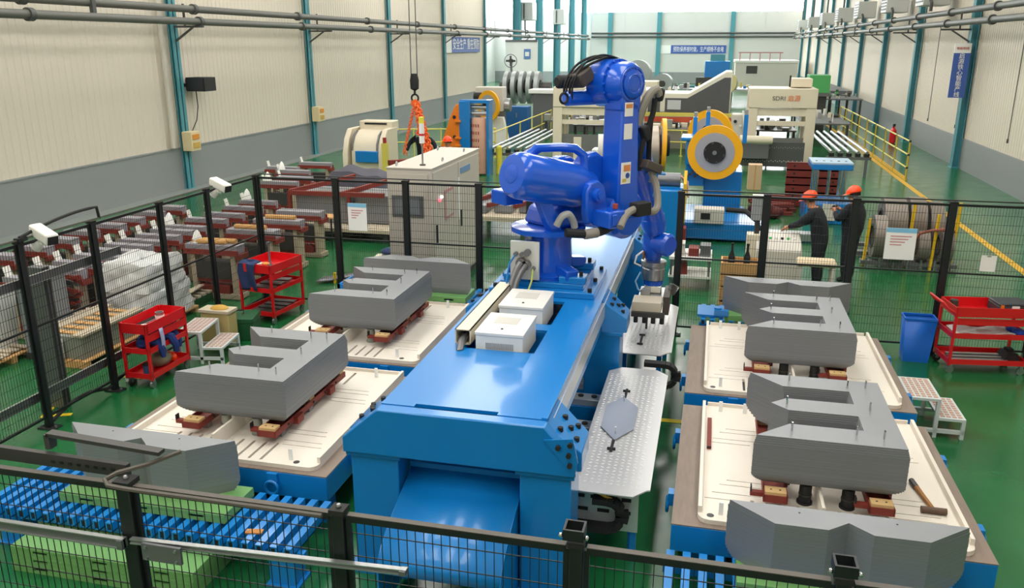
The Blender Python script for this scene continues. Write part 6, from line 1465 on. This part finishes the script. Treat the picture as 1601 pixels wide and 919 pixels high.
# ---- roller tracks
def rollers(x0, x1, y0, y1, z, n, label):
    o = thing('roller_track', label, 'conveyor', (x0, y0, 0))
    for i in range(n):
        x = x0+(x1-x0)*i/(n-1); MB().cyl((x,y0,z), (x,y1,z), .055, n=12).build('shaft', STEEL, o)
        for y in (y0, y1-.15): MB().box(x-.08, x+.08, y, y+.15, z-.14, z-.03).build('bearing', DKRUB, o)
    for y in (y0+.02, y1-.12):
        MB().box(x0-.15, x1+.15, y, y+.10, z-.24, z-.14).build('cross_beam', CUFF, o)
        for x in (x0, x1): MB().box(x-.05, x+.05, y, y+.10, 0, z-.24).build('leg', CUFF, o)
rollers(3.85, 4.95, 29.4, 36.5, .80, 5, 'long silver shaft track beside the right aisle railing')
rollers(-7.4, -6.2, 27.8, 34.5, .80, 5, 'long silver shaft track beside the left yellow railing')
o = thing('yellow_bollard', 'yellow roller stop on the near end of the left shaft track', 'stop', (-6.9, 27.5, 0)); MB().cyl((-7.0,27.4,.0), (-7.0,27.4,.86), .1, n=14).build('post', mat('stop_yellow', '#D9C63E', .45), o); MB().ball((-7.0,27.4,.86), .1, 12, 7).build('dome', MATS['stop_yellow'], o)
# ---- far left: grey coils on a mandrel, yellow reel, blue cabinet, white machine
for i in range(5):
    x = -11.1+i*.42; o = thing('grey_coil', 'large grey strip coil on the far mandrel', 'coil', (x, 45, 1.2), group='grey coils on the far mandrel')
    MB().pipe((x,45,2.0), (x+.22,45.0,2.0), .85, .42, 36).build('strip_wraps', mat('coil_far', '#A3A8A8', .4, metal=.3), o); MB().pipe((x-.02,45,2.0), (x+.01,45,2.0), .5, .4, 30).build('core_ring', DSTEEL, o)
o = thing('coil_mandrel', 'dark mandrel stand carrying the far grey coils', 'stand', (-10, 45, 0)); MB().cyl((-11.4,45,2.0), (-8.6,45,2.0), .30, n=20).build('shaft', DSTEEL, o)
for x in (-11.3, -9.0): MB().box(x-.06, x+.2, 44.6, 45.4, 0, 1.75).build('trestle', GREYAL, o)
MB().box(-9.0, -7.6, 44.4, 45.6, 0, 1.3).build('drive_box', DSTEEL, o, bevel=.03)
coil(-9.15, 34.0, 1.78, .62, (.55, 1, 0), 'yellow flanged reel behind the orange tilting frame')
o = thing('reel_stand', 'white stand with rollers beside the far yellow reel', 'stand', (-8.9, 34.6, 0)); MB().prism([(-9.3,0),(-8.3,0),(-8.6,1.3),(-9.0,1.3)], 34.3, 34.6, 'y').build('a_frame', WHITE, o); MB().box(-9.9, -8.7, 34.7, 35.4, 1.5, 2.5).build('white_box', CABG, o, bevel=.03); MB().box(-9.9, -8.7, 34.75, 35.3, 0, 1.5).build('pedestal', CUFF, o); MB().cyl((-9.9,34.6,2.1), (-9.6,34.6,2.1), .18, n=16).build('motor', DKRUB, o); MB().cyl((-8.7,35.1,1.75), (-8.45,35.1,1.75), .28, n=20).build('drum', GREYAL, o)
o = thing('blue_cabinet', 'dark blue steel cabinet beside the far yellow reel', 'cabinet', (-8.9, 38.4, 0)); MB().box(-9.4, -8.35, 38.0, 38.8, .05, 1.48).build('body', mat('cab_blue', '#1F5C9A', .5), o, bevel=.02); MB().box(-9.4, -8.35, 37.99, 38.0, .8, .82).build('door_gap', MATS['cab_blue'], o); MB().box(-9.42, -8.33, 37.98, 38.82, 0, .05).build('plinth', DKRUB, o); MB().box(-8.9, -8.84, 37.96, 37.99, 1.0, 1.2).build('handle', STEEL, o)
clutter(-7.6, -5.5, 38.0, 40.5, .9, 40, 'mixed white and silver machinery left of the beige gantry', MM+[DGREEN, DKRUB, YEL], 11)
o = thing('white_table_machine', 'long white machine table far behind the left gantry', 'machine', (-7, 42, 0)); MB().box(-9.2, -4.2, 42, 43.4, 1.85, 2.05).build('top', SHEETW, o, bevel=.02); MB().box(-9.0, -4.4, 42.2, 43.2, 0, 1.85).build('body', CUFF, o); MB().box(-4.9, -2.8, 42, 43.4, 1.3, 2.5).build('end_housing', BEIGE, o, bevel=.03)
o = thing('wall_fan', 'grey wall fan on the pale panel beyond the left wall end', 'fan', (-14.5, 60.2, 3)); MB().torus((-14.4,59.8,3.1), .45, .03, (0,1,0)).build('guard_ring', CUFF, o); MB().cyl((-14.4,59.8,3.1), (-14.4,60.1,3.1), .15, n=14).build('motor', DSTEEL, o)
for k in range(4): MB().obox((-14.4+.2*math.cos(k*PI/2),59.8,3.1+.2*math.sin(k*PI/2)), (.3,.02,.14), (.3,-k*PI/2,0)).build('blade', DSTEEL, o)
MB().box(-14.45, -14.35, 59.9, 60.2, 1.5, 3.1).build('post', CUFF, o); MB().box(-14.7, -14.1, 59.7, 60.3, 0, 1.5).build('pedestal', CUFF, o)
o = thing('white_partition', 'tall white partition with a small blue sign beyond the left wall end', 'partition', (-14, 62, 0)); MB().box(-15.3, -12.9, 61.9, 62.05, 0, 4.4).build('panel', SHEETW, o); MB().box(-13.9, -13.4, 61.86, 61.9, 3.2, 3.9).build('sign', mat('sign_blue_small', '#5F82BC', .5), o); MB().box(-13.8, -13.5, 61.84, 61.86, 3.4, 3.7).build('sign_mark', SHEETW, o); MB().box(-15.3, -12.9, 61.85, 62.1, 4.4, 4.55).build('top_rail', CUFF, o)
# ---- far middle and right: machine clutter, green machine, conveyor, shed
clutter(-5.0, 2.6, 62, 66, 1.2, 44, 'row of grey machines far down the hall', MM+[DSTEEL, BLUE, TEAL, PALEY], 21)
for i, (x, z, r_) in enumerate(((-5.4,2.3,.9),(-3.7,1.6,.7),(.6,1.7,.7))):
    o = thing('far_reel', 'grey reel standing far down the hall', 'reel', (x, 60, z-r_), group='far grey reels'); MB().pipe((x,60,z), (x+.1,60.5,z), r_, r_*.35, 30).build('reel_disc', [MATS['coil_far'], MATS['coil_far'], mat('reel_straw', '#C9BE8A', .5)][i], o); MB().cyl((x,59.95,z), (x+.1,60.5,z), r_*.3, n=16).build('hub', DSTEEL, o); MB().box(x-.3, x+.4, 60.0, 60.5, 0, z-r_*.9).build('stand', DSTEEL, o)
o = thing('far_blue_machine', 'blue machine far down the hall under the end banner', 'machine', (0, 68, 0)); MB().box(-1.0, .9, 68, 70, 0, 3.0).build('body', BLUE, o, bevel=.05); MB().box(-1.6, 1.2, 67.6, 68, 0, 1.8).build('front_table', DSTEEL, o); MB().box(-.6, .5, 68.2, 69.5, 3.0, 3.5).build('top_unit', TEAL, o)
o = thing('grey_shed', 'low grey panelled room with red railing at the far right end', 'room', (5.5, 84, 0)); MB().box(1.6, 7.2, 84, 90, 0, 2.6).build('walls', CABG, o); MB().box(1.5, 7.3, 83.9, 90.1, 2.6, 2.8).build('roof', WHITE, o)
for i in range(5): MB().box(1.9+i*.9, 2.0+i*.9, 83.95, 84.0, 2.8, 3.5).build('rail_post', mat('rail_redpale', '#C98C90', .6), o)
MB().box(1.8, 5.8, 83.95, 84.0, 3.45, 3.55).build('hand_rail', MATS['rail_redpale'], o); MB().box(2.6, 3.6, 83.96, 84, 1.6, 2.3).build('window_pane', DSTEEL, o)
o = thing('white_far_box', 'pale white machine housing far behind the robot elbow', 'machine', (-6, 58, 0)); MB().box(-8.6, -6.2, 58, 60, 0, 2.6).build('housing', SHEETW, o, bevel=.05); MB().box(-8.4, -7.6, 57.95, 58, 1.2, 2.0).build('door', CABG, o)
o = thing('green_machine', 'bright green machine box behind the right gantry', 'machine', (5, 45, 0)); MB().box(4.45, 5.45, 44.8, 46.2, 1.9, 2.76).build('green_box', mat('mach_green', '#4FA860', .45), o, bevel=.02); MB().box(4.55, 5.35, 44.9, 46.1, 0, 1.9).build('pedestal', DSTEEL, o); MB().box(4.4, 5.5, 44.7, 44.8, 1.75, 1.9).build('sill', CUFF, o)
clutter(4.3, 7.4, 47.0, 52.0, 1.5, 40, 'grey and green machinery along the far right wall', MM+[MATS['mach_green'], DGREEN], 31)
clutter(3.7, 5.6, 38.0, 43.5, 1.0, 30, 'silver conveyor parts behind the right shaft track', MM+[DSTEEL], 33)
o = thing('long_conveyor', 'long grey belt conveyor along the right wall beyond the railing', 'conveyor', (7, 50, 0)); MB().box(6.3, 7.6, 52.4, 64, 1.45, 1.65).build('belt', CUFF, o)
for y in (52.7, 56, 60, 63.5): MB().box(6.4, 6.5, y, y+.1, 0, 1.45).build('leg', DSTEEL, o); MB().box(7.4, 7.5, y, y+.1, 0, 1.45).build('leg', DSTEEL, o)
o = thing('fire_extinguisher', 'red fire extinguisher at the foot of the far right column', 'extinguisher', (7.7, 40.6, 0)); MB().lathe([(.1,0),(.14,.05),(.14,.75),(.05,.9),(.05,1)], (7.75,40.3,.0), (7.75,40.3,.75), 16).build('cylinder', RED, o); MB().box(7.70, 7.80, 40.2, 40.3, .75, .85).build('valve', DKRUB, o)
clutter(-2.6, .6, 39.5, 41.5, 2.0, 22, 'white machine tops behind the angled hood', [SHEETW, WHITE, GREYAL, BEIGE], 41)
o = thing('side_housing', 'pale grey motor housing beside the right gantry', 'machine', (.9, 33, 0)); MB().box(.62, 1.08, 32.2, 33.0, 0.0, 1.75).build('housing', CABG, o, bevel=.03); MB().cyl((.75,32.2,1.5), (.75,32.12,1.5), .06, n=10).build('port', DKRUB, o); MB().cyl((.95,32.2,1.35), (.95,32.12,1.35), .04, n=10).build('port', SHEETW, o); MB().tube([(1.0,32.1,1.9),(1.05,32.0,1.6),(1.1,32.0,1.2)], .04, 6).build('white_hose', SHEETW, o)
# small box at end of right pit
o = thing('white_robot_box', 'small white equipment box behind the robot lower arm', 'box', (-3.2, 24, 0)); MB().box(-3.35, -2.85, 23.8, 24.3, 0, 1.35).build('box_body', WHITE, o, bevel=.03); MB().box(-3.3, -2.9, 23.79, 23.8, 1.0, 1.1).build('slot', DKRUB, o)
o = thing('beige_post', 'short beige post plate before the left gantry', 'post', (-4.6, 27.5, 0)); MB().box(-4.45, -4.2, 27.3, 27.36, 0, 1.3).build('plate', BEIGE, o); MB().box(-4.5, -4.15, 27.2, 27.5, 0, .03).build('foot', BEIGE, o)
# ================================================================== people
def person(label, loc, rz, J, mat_top=UNI, shoe=DKRUB, vest=None, phone=False):
    """joints in metres, facing +x, origin between the feet on the floor"""
    o = thing('person', label, 'person', loc, rz)
    names = ['pelvis','waist','chest','neck','headb','head','shl','ell','wrl','shr','elr','wrr','hpl','knl','anl','tol','hpr','knr','anr','tor']
    rad = dict(pelvis=(.20,.18), waist=(.21,.18), chest=(.22,.19), neck=(.068,.068), headb=(.08,.085), head=(.088,.098), shl=(.10,.10), shr=(.10,.10), ell=(.075,.075), elr=(.075,.075), wrl=(.046,.046), wrr=(.046,.046),
               hpl=(.125,.125), hpr=(.125,.125), knl=(.09,.09), knr=(.09,.09), anl=(.068,.068), anr=(.068,.068), tol=(.045,.035), tor=(.045,.035))
    E_ = [('pelvis','waist'),('waist','chest'),('chest','neck'),('neck','headb'),('headb','head'),('chest','shl'),('shl','ell'),('ell','wrl'),('chest','shr'),('shr','elr'),('elr','wrr'),('pelvis','hpl'),('hpl','knl'),('knl','anl'),('anl','tol'),('pelvis','hpr'),('hpr','knr'),('knr','anr'),('anr','tor')]
    me = bpy.data.meshes.new('skeleton'); me.from_pydata([J[n] for n in names], [(names.index(a), names.index(b)) for a, b in E_], []); me.update()
    t = bpy.data.objects.new('skeleton', me); COL.objects.link(t)
    t.modifiers.new('skin', 'SKIN'); sv = me.skin_vertices[0].data
    for i, n in enumerate(names): sv[i].radius = rad[n]; sv[i].use_root = (n == 'pelvis')
    ss = t.modifiers.new('sub', 'SUBSURF'); ss.levels = 2; ss.render_levels = 2
    bpy.context.view_layer.update()
    body = bpy.data.meshes.new_from_object(t.evaluated_get(bpy.context.evaluated_depsgraph_get()))
    bpy.data.objects.remove(t); bpy.data.meshes.remove(me)
    V_ = [v.co.copy() for v in body.vertices]; Fc = [tuple(p.vertices) for p in body.polygons]
    mb = MB(); mb.add(V_, Fc); nb = len(Fc)
    hd, hb = Vector(J['head']), Vector(J['headb']); fw_ = Vector(J.get('face', (1, 0, 0))).normalized(); up_ = (hd-hb).normalized(); sd = up_.cross(fw_).normalized()
    c = (hd+hb)/2
    mb.ball(tuple(c+fw_*.098-up_*.0), (.018,.014,.024), 8, 6)
    for s in (-1, 1): mb.ball(tuple(c+sd*s*.088), (.02,.012,.032), 8, 6)
    nface = len(mb.f)
    for s in (-1, 1): mb.ball(tuple(c+fw_*.088+sd*s*.033+up_*.028), .011, 8, 6)
    mb.ball(tuple(c+fw_*.086-up_*.045), (.008,.024,.007), 8, 6)
    neye = len(mb.f)
    for w_, e_ in (('wrl','ell'),('wrr','elr')):
        wv = Vector(J[w_]); d = (wv-Vector(J[e_])).normalized(); u = d.orthogonal().normalized(); v = d.cross(u)
        cup = Vector((0,0,-1)) if abs(d.z) < .8 else fw_
        mb.tube([wv-d*.01, wv+d*.03, wv+d*.08], [.03,.036,.03], 8)
        side = d.cross(cup).normalized()
        for k in range(4):
            b_ = wv+d*.075+side*(.03-.02*k); L_ = (.065,.075,.07,.055)[k]
            mb.tube([b_, b_+d*L_*.5+cup*.006, b_+d*L_*.8+cup*.028, b_+d*L_*.82+cup*.05], [.0095,.009,.008,.006], 6)
        b_ = wv+d*.035+side*.03; mb.tube([b_, b_+side*.025+d*.02+cup*.01, b_+side*.03+d*.05+cup*.025], [.011,.010,.007], 6)
    vs = mb.v; mesh = bpy.data.meshes.new('body'); mesh.from_pydata(vs, [], mb.f); mesh.update()
    for m_ in (mat_top, SKIN, shoe, DKRUB, vest or mat_top): mesh.materials.append(m_)
    nz = J['neck'][2]
    for i, p in enumerate(mesh.polygons):
        cc = p.center
        if i < nb:
            mi = 0
            if (cc-c).length < .17 and cc.z > nz-.0: mi = 1
            elif (cc-Vector(J['wrl'])).length < .03 or (cc-Vector(J['wrr'])).length < .03: mi = 1
            elif min((cc-Vector(J['tol'])).length, (cc-Vector(J['tor'])).length, (cc-Vector(J['anl'])).length-.03, (cc-Vector(J['anr'])).length-.03) < .085: mi = 2
            elif cc.z < J['pelvis'][2]+.02: mi = 4
        elif i < nface: mi = 1
        elif i < neye: mi = 3
        else: mi = 1
        p.material_index = mi
    mesh.shade_smooth()
    bo = bpy.data.objects.new('body', mesh); COL.objects.link(bo); bo.parent = o
    # helmet
    T_ = Matrix.Translation(c+up_*.055) @ Matrix((fw_, sd, up_)).transposed().to_4x4()
    h = MB(); h.M = T_; prof = []
    def dome(u, v):
        a = u*2*PI; t = v*PI/2; r_ = .125*math.cos(t); return (r_*1.12*math.cos(a), r_*math.sin(a), .125*math.sin(t))
    h.grid(dome, 28, 10); 
    hm = MB(); hm.v = [tuple(x) for x in h.v]; hm.f = h.f
    ho = hm_build(hm, 'helmet', HELM, o, .006)
    br = MB(); br.M = T_; br.grid(lambda u, v: ((.135+v*.05*max(0, math.cos((u-.5)*PI*.75)))*1.08*math.cos((u-.5)*PI), (.122+v*.03)*math.sin((u-.5)*PI), .0-.012*v), 18, 3); hm_build(br, 'helmet_brim', HELM, ho, .006)
    rg = MB(); rg.M = T_; rg.tube([(-.13,0,.03),(-.09,0,.10),(0,0,.132),(.09,0,.10),(.135,0,.03)], .012, 6); hm_build(rg, 'helmet_ridge', HELM, ho, 0)
    hr = MB(); hr.M = T_; hr.grid(lambda u, v: (-.10*math.sin(u*PI)*1.0-.005, .102*math.cos(u*PI), .01-v*.075), 12, 3); hm_build(hr, 'hair', mat('hair_dark', '#1E1A18', .8), o, .012)
    cl = MB(); nk_ = Vector(J['neck']); cl.torus(tuple(nk_-up_*.02), .068, .016, tuple(up_)); hm_build(cl, 'collar', mat_top, o, 0)
    return o
def hm_build(mb, name, m_, par, solid):
    me = bpy.data.meshes.new(name); me.from_pydata([tuple(p) for p in mb.v], [], mb.f); me.update(); me.shade_smooth(); me.materials.append(m_)
    o = bpy.data.objects.new(name, me); COL.objects.link(o); o.parent = par; KIDS.setdefault(par.name, []).append(o)
    if solid: md = o.modifiers.new('solid', 'SOLIDIFY'); md.thickness = solid
    return o
base = dict(pelvis=(0,0,.95), waist=(.0,0,1.10), chest=(.01,0,1.30), neck=(.02,0,1.47), headb=(.035,0,1.545), head=(.04,0,1.66),
  shl=(.0,.22,1.40), shr=(.0,-.22,1.40), ell=(-.02,.29,1.13), elr=(-.02,-.29,1.13), wrl=(.08,.28,.90), wrr=(.08,-.28,.90),
  hpl=(0,.10,.90), hpr=(0,-.10,.90), knl=(.02,.11,.50), knr=(.02,-.11,.50), anl=(-.01,.11,.09), anr=(-.01,-.11,.09), tol=(.13,.12,.045), tor=(.13,-.12,.045))
# operator leaning over the console, facing -x
J = dict(base); J.update(waist=(.06,0,1.08), chest=(.14,0,1.27), neck=(.20,0,1.43), headb=(.235,0,1.50), head=(.26,0,1.615), shl=(.13,.22,1.37), shr=(.13,-.22,1.37), ell=(.34,.20,1.17), wrl=(.56,.10,1.07), elr=(.30,-.22,1.15), wrr=(.52,-.12,1.06), face=(1,0,-.35))
person('worker in orange helmet and dark clothes bent over the control console', (1.98, 15.30, 0), math.radians(160), J)
J = dict(base); J.update(ell=(.16,.26,1.18), wrl=(.30,.12,1.30), elr=(.16,-.26,1.18), wrr=(.30,-.10,1.30), face=(1,0,-.3), head=(.05,0,1.66))
person('worker in orange helmet holding a dark device before his chest', (2.56, 15.8, 0), math.radians(145), J, vest=UNI)
o = thing('handheld_device', 'small dark handheld device in the worker hands', 'device', (2.2, 15.85, 1.3)); MB().obox((2.25, 16.05, 1.34), (.04, .17, .10), (0, .5, -.6)).build('device_body', DKRUB, o, bevel=.008); MB().obox((2.272, 16.035, 1.352), (.012, .13, .07), (0, .5, -.6)).build('device_screen', CUFF, o)
# rigger with arms spread, bending over the red beam
J = dict(base); J.update(pelvis=(-.06,0,.93), waist=(.03,0,1.07), chest=(.13,0,1.25), neck=(.20,0,1.40), headb=(.24,0,1.46), head=(.28,0,1.57), shl=(.12,.20,1.36), shr=(.12,-.20,1.36), ell=(.18,.42,1.18), wrl=(.30,.48,.95), elr=(.18,-.42,1.18), wrr=(.30,-.46,.95), face=(1,0,-.5))
person('rigger in orange helmet with spread arms under the crane hook', (-9.02, 25.5, 0), math.radians(-85), J)
J = dict(base)
person('rigger in orange helmet standing half hidden behind the control cabinet', (-7.16, 22.3, 0), math.radians(-95), J)
